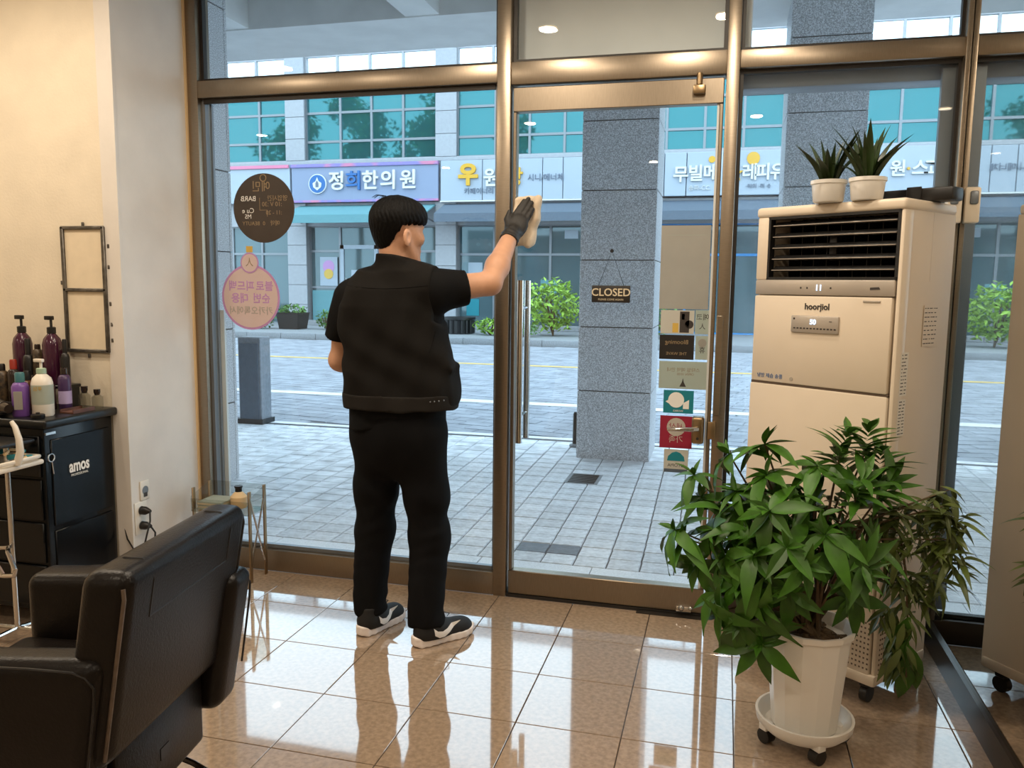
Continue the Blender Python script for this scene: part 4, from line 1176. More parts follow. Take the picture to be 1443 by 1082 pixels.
CL = [(1.872,-.950,.690),(1.935,-.86,.86),(2.03,-.85,.93),(2.15,-.90,.985),(2.02,-1.08,.46),(2.155,-1.12,.40),(2.43,-1.0,.52),(2.09,-1.12,.44),(1.907,-.950,.668),(1.960,-.900,.789),(2.058,-.950,.832),(2.151,-.950,.893),(2.221,-1.050,.889),(2.304,-.950,.932),(2.385,-.900,.964),(2.456,-.880,.978),(2.502,-.850,.902),(2.508,-.900,.835),(2.422,-1.0,.853),(2.337,-1.05,.859),(2.254,-1.12,.824),(2.158,-1.1,.811),(2.061,-1.05,.746),(1.982,-1.0,.703),(1.949,-.98,.578),(2.024,-1.05,.632),(2.123,-1.12,.685),(2.220,-1.18,.728),(2.315,-1.12,.766),(2.401,-1.05,.754),(2.277,-1.2,.678),(2.185,-1.15,.616),(2.089,-1.1,.567),(2.007,-1.05,.517),(2.134,-1.12,.529),(2.230,-1.15,.572),(2.335,-1.1,.618),(2.164,-1.1,.465),(2.424,-1.05,.631),(2.446,-.98,.665),(2.359,-1.1,.695),(2.219,-.85,.684),(2.107,-.8,.757),(2.327,-.8,.774),(2.018,-.8,.701),(2.408,-.8,.873)]
NARROW = {14, 15, 16, 17, 18, 39, 45, 38}
SKIP = {12, 19, 22, 29, 31, 36, 41, 20}
stems = MB(); nleaf = 0; extra = MB()
base = Vector((PX, PY, .37))
def put_leaf(me, p, R3, sc):
    global nleaf
    if nleaf < 296:
        o = obj('leaf', me, None, pp_); o.matrix_local = Matrix.Translation(p - Vector((PX, PY, .062))) @ R3.to_4x4() @ Matrix.Scale(sc, 4); nleaf += 1
    else:
        extra.add([p - Vector((PX, PY, .062)) + R3 @ (Vector(v.co) * sc) for v in me.vertices], [tuple(f.vertices) for f in me.polygons])
q = random.Random(11)
jobs = []
for ci, c in enumerate(CL):
    if ci in SKIP: continue
    c = Vector(c); out = (c - Vector((PX, PY, .60))); out.normalize()
    ax = (out * .8 + Vector((q.uniform(-.5, .5), q.uniform(-.6, .2), q.uniform(.0, .8)))).normalized()
    mid = base.lerp(c, .55) + Vector((0, 0, .06))
    hub = c - ax * .03
    stems.tube([base - Vector((PX, PY, .062)) + Vector((q.uniform(-.03, .03), q.uniform(-.03, .03), 0)), mid - Vector((PX, PY, .062)), hub - Vector((PX, PY, .062))], .004, 5, rs=[.007, .0045, .0025])
    u = ax.orthogonal().normalized(); v = ax.cross(u)
    if ci in NARROW:
        # feathery sprigs: narrow leaflets in pairs along a short shoot
        for k in range(9):
            t = k / 8; pk = hub + ax * (.10 * t - .03)
            for s in (-1, 1):
                d = (u * s * math.cos(k * .5) + v * s * math.sin(k * .5) + ax * .55).normalized()
                jobs.append((q.choice(NL[:1] + NL[2:]), pk, d, ax, q.uniform(.75, 1.1)))
    else:
        nl = q.choice([6, 7, 7, 8])
        for k in range(nl):
            a_ = 2 * PI * k / nl + q.uniform(-.2, .2)
            d = (u * math.cos(a_) + v * math.sin(a_) + ax * q.uniform(.0, .4)).normalized()
            d = (d + Vector((0, 0, q.uniform(-.6, -.15)))).normalized()
            jobs.append((q.choice(BL), hub, d, ax, q.uniform(.6, 1.1)))
        for k in range(3):
            a_ = q.uniform(0, 6.28)
            d = (u * math.cos(a_) + v * math.sin(a_) + ax * 1.3).normalized()
            jobs.append((BL[2], hub, d, ax, q.uniform(.45, .65)))
def rot_to(d, up):
    y = up.cross(d)
    if y.length < 1e-3: y = d.orthogonal()
    y.normalize(); z = d.cross(y)
    return Matrix((d, y, z)).transposed()
jobs.sort(key=lambda j: j[1].y)
for me, p, d, up, sc in jobs: put_leaf(me, p, rot_to(d, up), sc)
# arching branches that droop to the right, past the air conditioner
DR = [(2.503,-.850,.720),(2.557,-.850,.741),(2.619,-.820,.751),(2.684,-.800,.760),(2.745,-.800,.756),(2.803,-.780,.710),(2.550,-.850,.633),(2.611,-.840,.659),(2.686,-.820,.659),(2.756,-.800,.648),(2.802,-.780,.588),(2.588,-.840,.541),(2.654,-.820,.530),(2.731,-.800,.519),(2.764,-.750,.795),(2.578,-.840,.436),(2.628,-.840,.395),(2.659,-.820,.460),(2.621,-.840,.288),(2.612,-.842,.34)]
DR = [(2.5 + (x - 2.5) * .86, y, z) for x, y, z in DR]
dro = MB(); O_ = Vector((PX, PY, .062))
for ci, c in enumerate(DR):
    c = Vector(c)
    if ci in (0, 2, 4, 6, 9, 14):
        stems.tube([base - O_, base.lerp(c, .5) + Vector((0, 0, .16)) - O_, c - O_ + Vector((0, 0, .02))], .004, 5, rs=[.007, .004, .002])
    for k in range(24 if c.z > .5 else 14):
        a_ = q.uniform(0, 6.28)
        d = Vector((math.cos(a_) * .75, math.sin(a_) * .5, q.uniform(-1.0, .35) if c.z > .45 else q.uniform(-1.4, -.5))).normalized()
        me = q.choice(NL); R3 = rot_to(d, Vector((q.uniform(-.3, .3), -.3, 1)).normalized())
        if c.x > 2.7: d.x = min(d.x, .25)
        pk = c + Vector((q.uniform(-.035, .02), q.uniform(-.03, .03), q.uniform(-.03, .03)))
        sc = q.uniform(.45, .85)
        tgt = dro if me is not NL[1] else extra
        dro.add([pk - O_ + R3 @ (Vector(v.co) * sc) for v in me.vertices], [tuple(f.vertices) for f in me.polygons])
# the hanging tail with two big leaves
stems.tube([Vector((2.60, -.84, .56)) - O_, Vector((2.615, -.842, .40)) - O_, Vector((2.622, -.842, .22)) - O_], .003, 5)
stems.tube([base - O_, Vector((2.46, -.9, .72)) - O_, Vector((2.57, -.85, .70)) - O_, Vector((2.60, -.84, .56)) - O_], .004, 5)
for k, (z, a_) in enumerate(((.34, 2.6), (.33, .5), (.30, 1.6), (.42, 3.3))):
    me = BL[1]; d = Vector((math.cos(a_) * .35, -.1, -1)).normalized(); R3 = rot_to(d, Vector((0, -1, .1)))
    extra.add([Vector((2.618, -.845, z)) - O_ + R3 @ (Vector(v.co) * 1.15) for v in me.vertices], [tuple(f.vertices) for f in me.polygons])
# leaf filling inside the crown
for i in range(240):
    d = Vector((q.gauss(0, 1), q.gauss(0, 1), q.gauss(0, 1))).normalized() * q.uniform(.35, .95)
    p = Vector((2.225 + d.x * .25, -.93 + d.y * .15, .70 + d.z * .19 + d.x * .05))
    dd_ = Vector((q.uniform(-1, 1), q.uniform(-1, 1), q.uniform(-.7, .4))).normalized()
    me = q.choice(BL); R3 = rot_to(dd_, Vector((q.uniform(-.4, .4), -.3, 1)).normalized()); sc = q.uniform(.5, .9)
    extra.add([p - O_ + R3 @ (Vector(v.co) * sc) for v in me.vertices], [tuple(f.vertices) for f in me.polygons])
obj('stem', stems, M['stem'], pp_)
o = obj('inner_foliage', extra, M['leaf'], pp_); o['kind'] = 'stuff'
o = obj('drooping_foliage', dro, M['leaf2'], pp_); o['kind'] = 'stuff'; o['label'] = 'narrow yellowish drooping leaves'

# ================================================================== BARBER CHAIR (foreground left)
ch = thing('salon_chair', 'dark brown leather salon chair in the foreground, turned away', 'chair', (.503, -1.945, 0), R(8.2))
def C_(name, m, x0, x1, y0, y1, z0, z1, r=.02, seg=3, shear=0., zref=0.):
    q_ = MB().rbox(x0, x1, y0, y1, z0, z1, r, seg)
    if shear: q_.v = [(x + shear * (z - zref), y, z) for x, y, z in q_.v]
    return obj(name, q_, M[m], ch)
SHR = .17
C_('backrest', 'leather', .205, .320, -.286, .286, .40, .845, .036, 5, SHR, .83)
for ys_ in (-.285, .285): obj('piping', MB().tube([(.312 + SHR * (z - .83), ys_ * .985, z) for z in (.43, .5, .6, .7, .79)] + [(.303, ys_ * .98, .812)], .0045, 6), M['leatherworn' if ys_ < 0 else 'black'], ch)
pi2 = MB()
pi2.tube([(.3198 + SHR * (.715 - .83), y, .715) for y in (-.184, 0, .184)], .002, 5)
for s in (-1, 1): pi2.tube([(.3195 + SHR * (z - .83), s * .184, z) for z in (.715, .76, .80)] + [(.312, s * .184, .828), (.290, s * .184, .8445), (.25, s * .184, .8455), (.228, s * .184, .835)], .003, 6)
obj('seam', pi2, M['black'], ch)
for s in (-1, 1):
    a0, a1 = (-.31, -.205) if s < 0 else (.205, .325)
    q_ = MB().rbox(-.30, .235 if s < 0 else .29, a0, a1, .27, .66, .036, 6)
    q_.v = [(x + (SHR * (z - .5) if x > .1 else 0), y, z - (.025 if (x < -.2 and z > .5) else 0)) for x, y, z in q_.v]
    ar = obj('armrest', q_, M['leather'], ch)
    ps = MB(); yy = a0 + .003 if s < 0 else a1 - .003; xe = 0 if s < 0 else .055
    ps.tube([(-.298, yy, .32), (-.297, yy, .54), (-.288, yy, .585), (-.262, yy, .610), (-.2, yy, .624), (-.1, yy, .636), (.1, yy, .640), (.20 + xe, yy, .638), (.228 + xe, yy, .628), (.246 + xe, yy, .606), (.243 + xe, yy, .56), (.215 + xe, yy, .37)], .003, 6)
    obj('piping', ps, M['black'], ar)
C_('seat', 'leather', -.30, .19, -.2, .2, .36, .475, .035, 4)
C_('seat_base', 'leather', -.26, .20, -.2, .2, .25, .36, .012, 2)
C_('rear_skirt', 'leather', .17, .215, -.2, .2, .20, .40, .012, 2)
obj('pedestal', MB().lathe([(.055, .03), (.045, .06), (.035, .08), (.035, .18), (.06, .19), (.06, .25)], 24), M['chrome'], ch)
obj('foot_disc', MB().lathe([(.29, 0), (.285, .012), (.22, .026), (.08, .036), (.05, .04)], 40), M['chrome'], ch)
obj('pump_lever', MB().tube([(.05, .16, .19), (.12, .18, .165), (.19, .18, .14), (.24, .16, .132), (.255, .12, .130)], .008, 8), M['chrome'], ch)
obj('slot', MB().box(.214, .2165, -.02, .02, .27, .30), M['black'], ch, False)
obj('footrest', MB().tube([(-.2, -.12, .24), (-.48, -.12, .14), (-.48, .12, .14), (-.2, .12, .24)], .013, 8), M['chrome'], ch)

# ================================================================== CABINET AND WHAT STANDS ON IT
cb = thing('storage_cabinet', 'black lacquered storage cabinet on casters with white lettering on its side', 'cabinet', (-.95, -.70, 0))
obj('body', MB().rbox(-.35, .345, -.195, .185, .085, .848, .006, 2), M['cabinet'], cb)
obj('worktop', MB().rbox(-.37, .372, -.212, .195, .850, .885, .010, 3), M['cabtop'], cb)
obj('side_panel', MB().rbox(.345, .352, -.165, .165, .44, .80, .003, 1), M['cabinet'], cb)
obj('side_panel', MB().rbox(.345, .352, -.165, .165, .11, .42, .003, 1), M['cabinet'], cb)
for k in range(4):
    z0 = .11 + .18 * k
    d = obj('drawer', MB().rbox(-.335, .33, -.206, -.196, z0, z0 + .17, .004, 1), M['cabinet'], cb)
    obj('drawer_pull', MB().tube([(-.08, -.207, z0 + .12), (-.08, -.225, z0 + .12), (.08, -.225, z0 + .12), (.08, -.207, z0 + .12)], .005, 6), M['chrome'], d)
obj('trim_strip', MB().box(.346, .3535, -.19, -.14, .822, .832), M['chrome'], cb, False)
lp = MB().torus(.016, .0025, 16, 6, Matrix.Translation((.356, -.172, .728)) @ Matrix.Rotation(PI / 2, 4, 'Y'))
lp.tube([(.356, -.17, .712), (.357, -.165, .66)], .002, 5)
obj('key', lp, M['chrome'], cb)
text('lettering', 'amos', .072, M['paint_white'], (.3545, -.025, .668), cb, rot=(PI / 2, 0, PI / 2), ext=.0006, bold=.002, sx=.72)
text('small_lettering', 'PROFESSIONAL', .014, M['paint_white'], (.3545, -.025, .632), cb, rot=(PI / 2, 0, PI / 2), ext=.0004)
for x in (-.3, .3):
    for y in (-.16, .15):
        c = obj('caster', MB().cyl((x - .012, y, .032), .032, .024, 16, 'x'), M['rubber'], cb)
        obj('caster_bracket', MB().rbox(x - .018, x + .018, y - .02, y + .02, .06, .086, .004, 1), M['chrome'], c)
ZT = .885
rs_ = thing('shelf_riser', 'low black riser at the back of the cabinet top holding bottles', 'riser', (-1.02, -.572, ZT))
obj('board', MB().rbox(-.27, .27, -.05, .05, .085, .10, .003, 1), M['cabtop'], rs_)
for x in (-.255, .255): obj('support', MB().box(x - .008, x + .008, -.045, .045, 0, .085), M['cabtop'], rs_, False)
def pump_bottle(label, x, y, z, h, r, mb_, mh, name='pump_bottle'):
    s = thing(name, label, 'bottle', (x, y, z))
    hb_ = h * .74
    obj('body', MB().lathe([(r * .92, 0), (r, .006), (r, hb_ * .78), (r * .85, hb_ * .90), (r * .42, hb_), (r * .36, hb_ + .004)], 22), M[mb_], s)
    obj('collar', MB().lathe([(r * .46, hb_ + .002), (r * .46, hb_ + h * .09), (r * .34, hb_ + h * .10)], 18), M[mh], s)
    pm_ = MB().lathe([(r * .14, hb_ + h * .09), (r * .14, h * .95)], 10)
    pm_.rbox(-r * .75, r * .28, -r * .2, r * .2, h * .94, h, .003, 2)
    obj('pump', pm_, M[mh], s)
    return s
def cap_bottle(label, x, y, z, h, r, mb_, mc, cap=.2, name='bottle'):
    s = thing(name, label, 'bottle', (x, y, z)); hb_ = h * (1 - cap)
    obj('body', MB().lathe([(r * .9, 0), (r, .005), (r, hb_ * .86), (r * .8, hb_ * .96), (r * .5, hb_)], 20), M[mb_], s)
    obj('cap', MB().lathe([(r * .56, hb_), (r * .56, h - .006), (r * .46, h), (0, h)], 18), M[mc], s)
    return s
mat('purple_bottle', (112, 74, 150), .35); mat('teal_cap', (58, 112, 120), .4); mat('wine_bottle', (62, 22, 46), .2, coat=.3)
mat('milky_bottle', (230, 222, 208), .3); mat('sage_pump', (160, 184, 160), .4); mat('aubergine', (66, 44, 82), .35)
mat('lilac_label', (176, 160, 200), .5); mat('amber', (92, 58, 30), .25); mat('dark_glass', (40, 30, 26), .15); mat('red_plastic', (150, 44, 30), .4)
mat('tan_speckle', (92, 74, 52), .4, col2=(30, 26, 22), vscale=60); mat('wood_tray', (92, 58, 44), .5, var=.2)
M.update({k: MATS[k] for k in ('purple_bottle', 'teal_cap', 'wine_bottle', 'milky_bottle', 'sage_pump', 'aubergine', 'lilac_label', 'amber', 'dark_glass', 'red_plastic', 'tan_speckle', 'wood_tray')})
s = pump_bottle('white pump bottle with pale green collar at the cabinet edge', -.690, -.80, ZT, .235, .041, 'milky_bottle', 'sage_pump')
[c for c in s.children if c.name.startswith('pump')][0].data.materials[0] = M['milky_bottle']
Tl = Matrix.Rotation(R(-40), 4, 'Z')
obj('label', MB().lathe([(.0416, .05), (.0416, .13)], 22, closed=True), M['palepaper'], s)
text('print', '샴푸', .02, M['ochre'], (.0416 * math.sin(R(20)), -.0416 * math.cos(R(20)), .115), s, rot=(PI / 2, 0, R(20)), ext=.0003)
s = cap_bottle('purple bottle with teal cap beside the white pump bottle', -.765, -.835, ZT, .18, .033, 'purple_bottle', 'teal_cap', .22)
obj('label', MB().rbox(-.001, .001, -.016, .016, .03, .105, .0005, 1, Matrix.Rotation(R(-62), 4, 'Z') @ Matrix.Translation((.0332, 0, 0))), M['beigepaper'], s)
s = cap_bottle('small aubergine bottle with lilac label behind the white pump bottle', -.715, -.655, ZT, .185, .026, 'aubergine', 'dark_glass', .16)
obj('label', MB().lathe([(.0264, .03), (.0264, .085)], 20, closed=True), M['lilac_label'], s)
pump_bottle('tall wine dark pump bottle, the right one of two on the riser', -.845, -.575, ZT + .10, .30, .040, 'wine_bottle', 'black')
pump_bottle('tall wine dark pump bottle, the left one of two on the riser', -1.005, -.575, ZT + .10, .30, .040, 'wine_bottle', 'black')
cap_bottle('slim black bottle right of the tall wine dark pump bottle', -.775, -.58, ZT + .10, .20, .018, 'black', 'black', .3)
cap_bottle('slim speckled brown can left of the tall right pump bottle', -.915, -.585, ZT + .10, .175, .022, 'tan_speckle', 'dark_glass', .12)
cap_bottle('black bottle with domed cap between the two tall pump bottles', -.952, -.60, ZT + .10, .20, .022, 'black', 'black', .35)
cap_bottle('small red topped dark bottle at the riser front', -.985, -.65, ZT, .21, .026, 'dark_glass', 'red_plastic', .2)
cap_bottle('amber bottle with dark cap in front of the riser', -.905, -.66, ZT, .165, .026, 'amber', 'black', .25)
cap_bottle('second amber bottle left of the purple bottle', -.845, -.68, ZT, .15, .024, 'amber', 'dark_glass', .3)
cap_bottle('speckled brown can at the far left of the cabinet top', -1.04, -.66, ZT, .19, .028, 'tan_speckle', 'black', .15)
cap_bottle('dark squat jar with black lid beside the purple bottle', -.835, -.765, ZT, .10, .032, 'dark_glass', 'black', .3, 'jar')
cap_bottle('dark squat jar with amber tint behind the black tool heap', -.895, -.715, ZT, .12, .026, 'amber', 'black', .3, 'jar')
cap_bottle('wine dark short bottle under the tall right pump bottle', -.79, -.66, ZT, .14, .024, 'wine_bottle', 'black', .2)
for x, y, h, lb in ((-.665, -.60, .10, 'clear glass jar with dark stopper at the back right of the cabinet'), (-.625, -.572, .085, 'small clear glass jar nearest the wall corner')):
    s = thing('glass_jar', lb, 'jar', (x, y, ZT))
    obj('glass', MB().lathe([(.022, 0), (.024, .004), (.024, h * .6), (.012, h * .72), (.012, h * .8), (.010, h * .8), (.010, h * .7), (.021, h * .58), (.021, .008), (0, .007)], 20, closed=True), CLEAR, s)
    obj('stopper', MB().lathe([(.0095, h * .7), (.014, h * .84), (.014, h), (0, h)], 14), M['dark_glass'], s)
s = thing('wax_tin', 'small flat black round tin lying before the white pump bottle', 'tin', (-.655, -.865, ZT))
obj('disc', MB().lathe([(.024, 0), (.026, .004), (.026, .016), (.022, .018), (0, .018)], 20), M['black'], s)
obj('lid', MB().lathe([(.008, .017), (.008, .024), (0, .025)], 12), M['rubber'], s)
s = thing('wooden_tray', 'flat reddish wooden tray at the right back of the cabinet top', 'tray', (-.64, -.672, ZT))
obj('base', MB().box(-.035, .035, -.06, .06, 0, .006), M['wood_tray'], s, False)
for x in (-.035, .031): obj('side', MB().box(x, x + .004, -.06, .06, .006, .016), M['wood_tray'], s, False)
# black styling tools piled at the near left corner
def dryer(label, x, y, rz):
    s = thing('hair_dryer', label, 'hair dryer', (x, y, ZT), rz)
    obj('barrel', MB().lathe([(.030, -.08), (.036, -.07), (.036, .03), (.030, .06), (.026, .10)], 18, Matrix.Translation((0, 0, .037)) @ Matrix.Rotation(PI / 2, 4, 'X')), M['black'], s)
    obj('handle', MB().tube([(.02, 0, .034), (.08, .02, .026), (.13, .03, .02)], .018, 10, rs=[.022, .018, .015]), M['rubber'], s)
    obj('nozzle', MB().lathe([(.024, .10), (.018, .14)], 14, Matrix.Translation((0, 0, .037)) @ Matrix.Rotation(PI / 2, 4, 'X')), M['dark_glass'], s)
dryer('black hair dryer lying at the near edge of the cabinet top', -.90, -.845, R(70))
s = thing('hair_brush', 'round black hair brush lying behind the black hair dryer', 'brush', (-.90, -.80, ZT + .024), R(12))
s.location.y = -.77; s.location.x = -1.13
obj('barrel', MB().lathe([(.022, -.05), (.022, .05)], 16, Matrix.Rotation(PI / 2, 4, 'Y')), M['black'], s)
obj('handle', MB().tube([(.05, 0, 0), (.15, 0, 0)], .010, 10), M['stem'], s)
b = MB()
for i in range(7):
    for k in range(10):
        a_ = k * .628; b.box(-.045 + i * .015, -.043 + i * .015, -.001, .001, .02, .028, Matrix.Rotation(a_, 4, 'X'))
obj('bristles', b, M['rubber'], s, False)['kind'] = 'stuff'

# ================================================================== TROLLEY STAND, FAR LEFT
tr = thing('salon_trolley', 'slim chrome salon trolley with cream tray, in front of the cabinet', 'trolley', (-.68, -1.02, 0))
obj('tray', MB().rbox(-.20, .10, -.12, .10, .715, .735, .008, 2), M['milky_bottle'], tr)
obj('tray_rim', MB().tube([(-.2, -.115, .745), (.08, -.115, .745), (.10, -.08, .75), (.10, .06, .75), (.08, .095, .745), (-.2, .095, .745)], .008, 8), M['milky_bottle'], tr)
obj('horn', MB().tube([(.10, -.03, .74), (.118, -.03, .79), (.115, -.03, .84), (.100, -.03, .885), (.085, -.03, .905)], .011, 10, rs=[.015, .014, .012, .010, .008]), M['milky_bottle'], tr)
obj('upper_tray', MB().rbox(-.2, .06, -.10, .10, .80, .815, .006, 2), M['black'], tr)
obj('pole', MB().tube([(0.02, 0, .06), (.02, 0, .80)], .010, 12), M['chrome'], tr)
rg = MB().tube([(.02, -.02, .40), (.05, -.05, .395), (.10, -.07, .335), (.095, -.07, .312), (.03, -.06, .300), (-.06, -.05, .305), (-.09, -.05, .36), (-.05, -.03, .395), (.02, -.02, .40)], .009, 8)
rg.tube([(-.05, -.03, .39), (-.01, -.05, .345), (.03, -.06, .305)], .008, 8)
obj('ring_handle', rg, M['chrome'], tr)
obj('base_bar', MB().tube([(-.22, -.02, .07), (.02, 0, .065), (.16, .02, .06)], .009, 8).tube([(.02, -.2, .065), (.02, 0, .065), (.03, .06, .06)], .009, 8), M['chrome'], tr)
for x, y in ((-.22, -.02), (.16, .02), (.02, -.2)):
    obj('caster', MB().cyl((x - .010, y, .025), .025, .02, 14, 'x'), M['rubber'], tr)
tl = thing('hair_clips', 'heap of teal and cream hair clips in the trolley tray', 'hair clips', (-.66, -1.02, .735))
q = random.Random(2); b1 = MB(); b2 = MB()
for i in range(14):
    t_ = (b1 if i % 2 else b2)
    t_.rbox(-.022, .022, -.007, .007, 0, .012, .003, 1, Matrix.Translation((q.uniform(-.08, .05), q.uniform(-.07, .05), .012 + .012 * (i // 5))) @ Euler((q.uniform(-.3, .3), q.uniform(-.3, .3), q.uniform(0, 3))).to_matrix().to_4x4())
o = obj('teal_clip', b1, M['tealcard'], tl); o['kind'] = 'stuff'
o = obj('cream_clip', b2, M['cream'], tl); o['kind'] = 'stuff'

# ================================================================== WALL FRAME, SOCKETS, CABLES
wf = thing('wall_frame', 'tarnished metal double frame with cream panels hung on the wall', 'frame', (-.716, -.50, 1.40))
m = MB()
for x in (-.115, .097): m.rbox(x, x + .018, -.016, -.001, -.275, .275, .003, 1)
for z in (-.277, -.008, .262): m.rbox(-.113, .113, -.016, -.001, z, z + .015, .003, 1)
obj('frame', m, M['frame_old'], wf)
for z0, z1 in ((-.262, -.006), (.007, .262)): obj('board', MB().box(-.10, .10, -.006, -.001, z0, z1), M['frame_fill'], wf, False)
hk = MB()
for x, z in ((.0, -.292), (.0, .285), (-.125, .03), (.126, .10), (.128, .19), (.126, -.06), (.128, -.15), (.127, -.22)):
    hk.rbox(x - .006, x + .006, -.008, -.0005, z - .009, z + .009, .002, 1)
obj('hook', hk, M['frame_old'], wf)
def socket(label, y, z, w_=.07, h_=.07, two=False):
    s = thing('wall_socket', label, 'socket', (-.537, y, z))
    obj('plate', MB().rbox(.0005, .008, -w_ / 2, w_ / 2, -h_ / 2, h_ / 2, .004, 2), M['whiteplas'], s)
    for zz in ((0,) if not two else (-.035, .035)):
        obj('outlet', MB().cyl((.0082, 0, zz), .020, .001, 18, 'x'), M['alum'], s)
    return s
s = socket('small white network socket on the pale wall, upper one', -.413, .487, .06, .09)
obj('port', MB().box(.0082, .0095, -.012, .012, -.03, -.01), M['darkprint'], s, False)
socket('white double power socket on the pale wall with black plugs', -.445, .365, .08, .15, True)
def plug(label, z, pts):
    s = thing('power_plug', label, 'plug', (-.528, -.445, z))
    obj('head', MB().lathe([(.019, .002), (.019, .022), (.012, .038), (.006, .05)], 16, Matrix.Rotation(PI / 2, 4, 'Y')), M['black'], s)
    obj('cable', MB().tube(pts, .004, 6), M['black'], s)
plug('black plug in the upper outlet, cable looping to the cabinet', .40, [(.045, 0, 0), (.06, -.02, -.04), (.05, -.05, -.14), (.02, -.07, -.18), (-.03, -.062, -.12), (-.048, -.056, -.06)])
plug('black plug in the lower outlet, cable hanging to the floor', .33, [(.045, 0, 0), (.065, .005, -.03), (.06, .0, -.12), (.04, -.02, -.22), (.03, -.03, -.325)])

# ================================================================== LEAFLET RACK BY THE WINDOW
rk = thing('leaflet_rack', 'clear acrylic leaflet rack with metal legs under the left window', 'rack', (-.29, -.10, 0))
for x in (-.155, .150):
    obj('leg', MB().rbox(x - .004, x + .004, -.090, -.068, 0, .45, .002, 1), M['brass'], rk)
    obj('leg', MB().rbox(x - .004, x + .004, .040, .062, 0, .455, .002, 1), M['brass'], rk)
obj('leg_brace', MB().tube([(.150, -.078, .42), (.150, .05, .06)], .005, 6).tube([(.150, .05, .40), (.150, -.078, .08)], .005, 6), M['chrome'], rk)
Tm = Matrix.Rotation(R(14), 4, 'X')
obj('tray', MB().box(-.158, .153, -.095, .06, .335, .341).box(-.158, .153, -.098, -.093, .335, .40).box(-.158, .153, .056, .061, .335, .455), CLEAR, rk, False)
obj('side_wing', MB().prism([(-.095, .335), (.06, .335), (.06, .455), (-.095, .41)], .150, .155, Matrix(((0, 0, 1, 0), (1, 0, 0, 0), (0, 1, 0, 0), (0, 0, 0, 1)))), CLEAR, rk, False)
obj('side_wing', MB().prism([(-.095, .335), (.06, .335), (.06, .455), (-.095, .41)], -.160, -.155, Matrix(((0, 0, 1, 0), (1, 0, 0, 0), (0, 1, 0, 0), (0, 0, 0, 1)))), CLEAR, rk, False)
s = thing('leaflet_stack', 'stack of cream leaflets lying in the acrylic rack', 'leaflets', (-.36, -.115, .342))
for k in range(5): obj('leaflet', MB().box(-.07 + .003 * (k % 3), .06 + .003 * (k % 3), -.06, .07, k * .008, k * .008 + .007), M['frame_fill' if k % 2 else 'palepaper'], s, False)
s = thing('sanitizer_bottle', 'small bottle with black cap and tan content in the leaflet rack', 'bottle', (-.255, -.09, .342))
obj('body', MB().lathe([(.036, 0), (.040, .006), (.040, .055), (.022, .075), (.016, .08)], 20), M['cream'], s)
obj('cap', MB().lathe([(.017, .08), (.017, .098), (.02, .10), (.02, .108), (0, .108)], 16), M['black'], s)

# ================================================================== THINGS ON THE GLASS
GY = .0455
def mtext(name, body, size, m, x, z, parent, y=-.0012, mirror=True, **k):
    return text(name, body, size, M[m], (x, y, z), parent, rot=(PI / 2, 0, PI if mirror else 0), ext=.0002, **k)
s = thing('round_sticker', 'dark brown round sticker with faded lettering on the left window', 'sticker', (-.16, GY, 1.797))
obj('disc', MB().cyl((0, -.001, 0), .165, .0015, 48, 'y'), M['brown_disc'], s)
mtext('lettering', '예민', .055, 'gold_print', -.012, .10, s)
obj('figure', MB().torus(.016, .0025, 16, 4, Matrix.Translation((.0, -.001, .143)) @ Matrix.Rotation(PI / 2, 4, 'X')), M['gold_print'], s)
mtext('lettering', 'BARB', .035, 'paint_white', -.082, .045, s); mtext('lettering', '영업시간', .030, 'gold_print', .075, .045, s)
mtext('lettering', ':10 V :30', .03, 'gold_print', .045, .018, s)
mtext('lettering', 'Cu e', .034, 'paint_white', -.085, -.012, s); mtext('lettering', 'MS', .030, 'paint_white', -.085, -.040, s)
mtext('lettering', ':11 - 20', .028, 'gold_print', .055, -.022, s)
mtext('lettering', 'BEAUTY', .026, 'gold_print', -.07, -.073, s); mtext('lettering', '0', .026, 'gold_print', .0, -.073, s); mtext('lettering', '예약', .028, 'gold_print', .06, -.073, s)
obj('bracket', MB().box(-.022, -.020, -.0014, -.0008, -.008, .05).box(-.022, .02, -.0014, -.0008, -.010, -.008).box(.018, .02, -.0014, -.0008, -.04, -.008), M['gold_print'], s, False)
s = thing('round_sticker', 'pale pink round sticker with lilac rim and mirrored lilac lettering', 'sticker', (-.244, GY, 1.368))
obj('rim', MB().cyl((0, -.0008, 0), .160, .001, 48, 'y'), M['lilac'], s)
obj('disc', MB().cyl((0, -.0012, 0), .149, .0008, 48, 'y'), M['pinkvinyl'], s)
for w_, x_, z_ in (('블로', .078, .052), ('피드백', -.050, .052), ('순번', .060, -.008), ('대용', -.060, -.008)):
    mtext('lettering', w_, .052, 'lilac', x_, z_, s, y=-.0015, bold=.0012)
mtext('lettering', '카카오톡에서', .044, 'beigepaper', .0, -.068, s, y=-.0015)
s = thing('small_sticker', 'small round pink sticker above the pale pink round sticker', 'sticker', (-.244, GY - .0022, 1.535))
obj('rim', MB().cyl((0, -.0008, 0), .050, .001, 32, 'y'), M['lilac'], s)
obj('disc', MB().cyl((0, -.0012, 0), .043, .0008, 32, 'y'), M['pinkvinyl'], s)
mtext('lettering', '人', .045, 'gold_print', .0, .0, s, y=-.0015)
s = thing('gold_tab', 'tiny ochre tab above the small pink sticker', 'sticker', (-.244, GY - .001, 1.60))
obj('tab', MB().rbox(-.018, .018, -.001, .0, -.014, .016, .0004, 1), M['ochre'], s)
DY = .0296
s = thing('hanging_sign', 'black CLOSED sign hanging on a cord on the glass door', 'sign', (1.535, DY - .008, 1.408))
obj('board', MB().rbox(-.084, .084, -.003, .003, -.037, .037, .003, 2), M['signblack'], s)
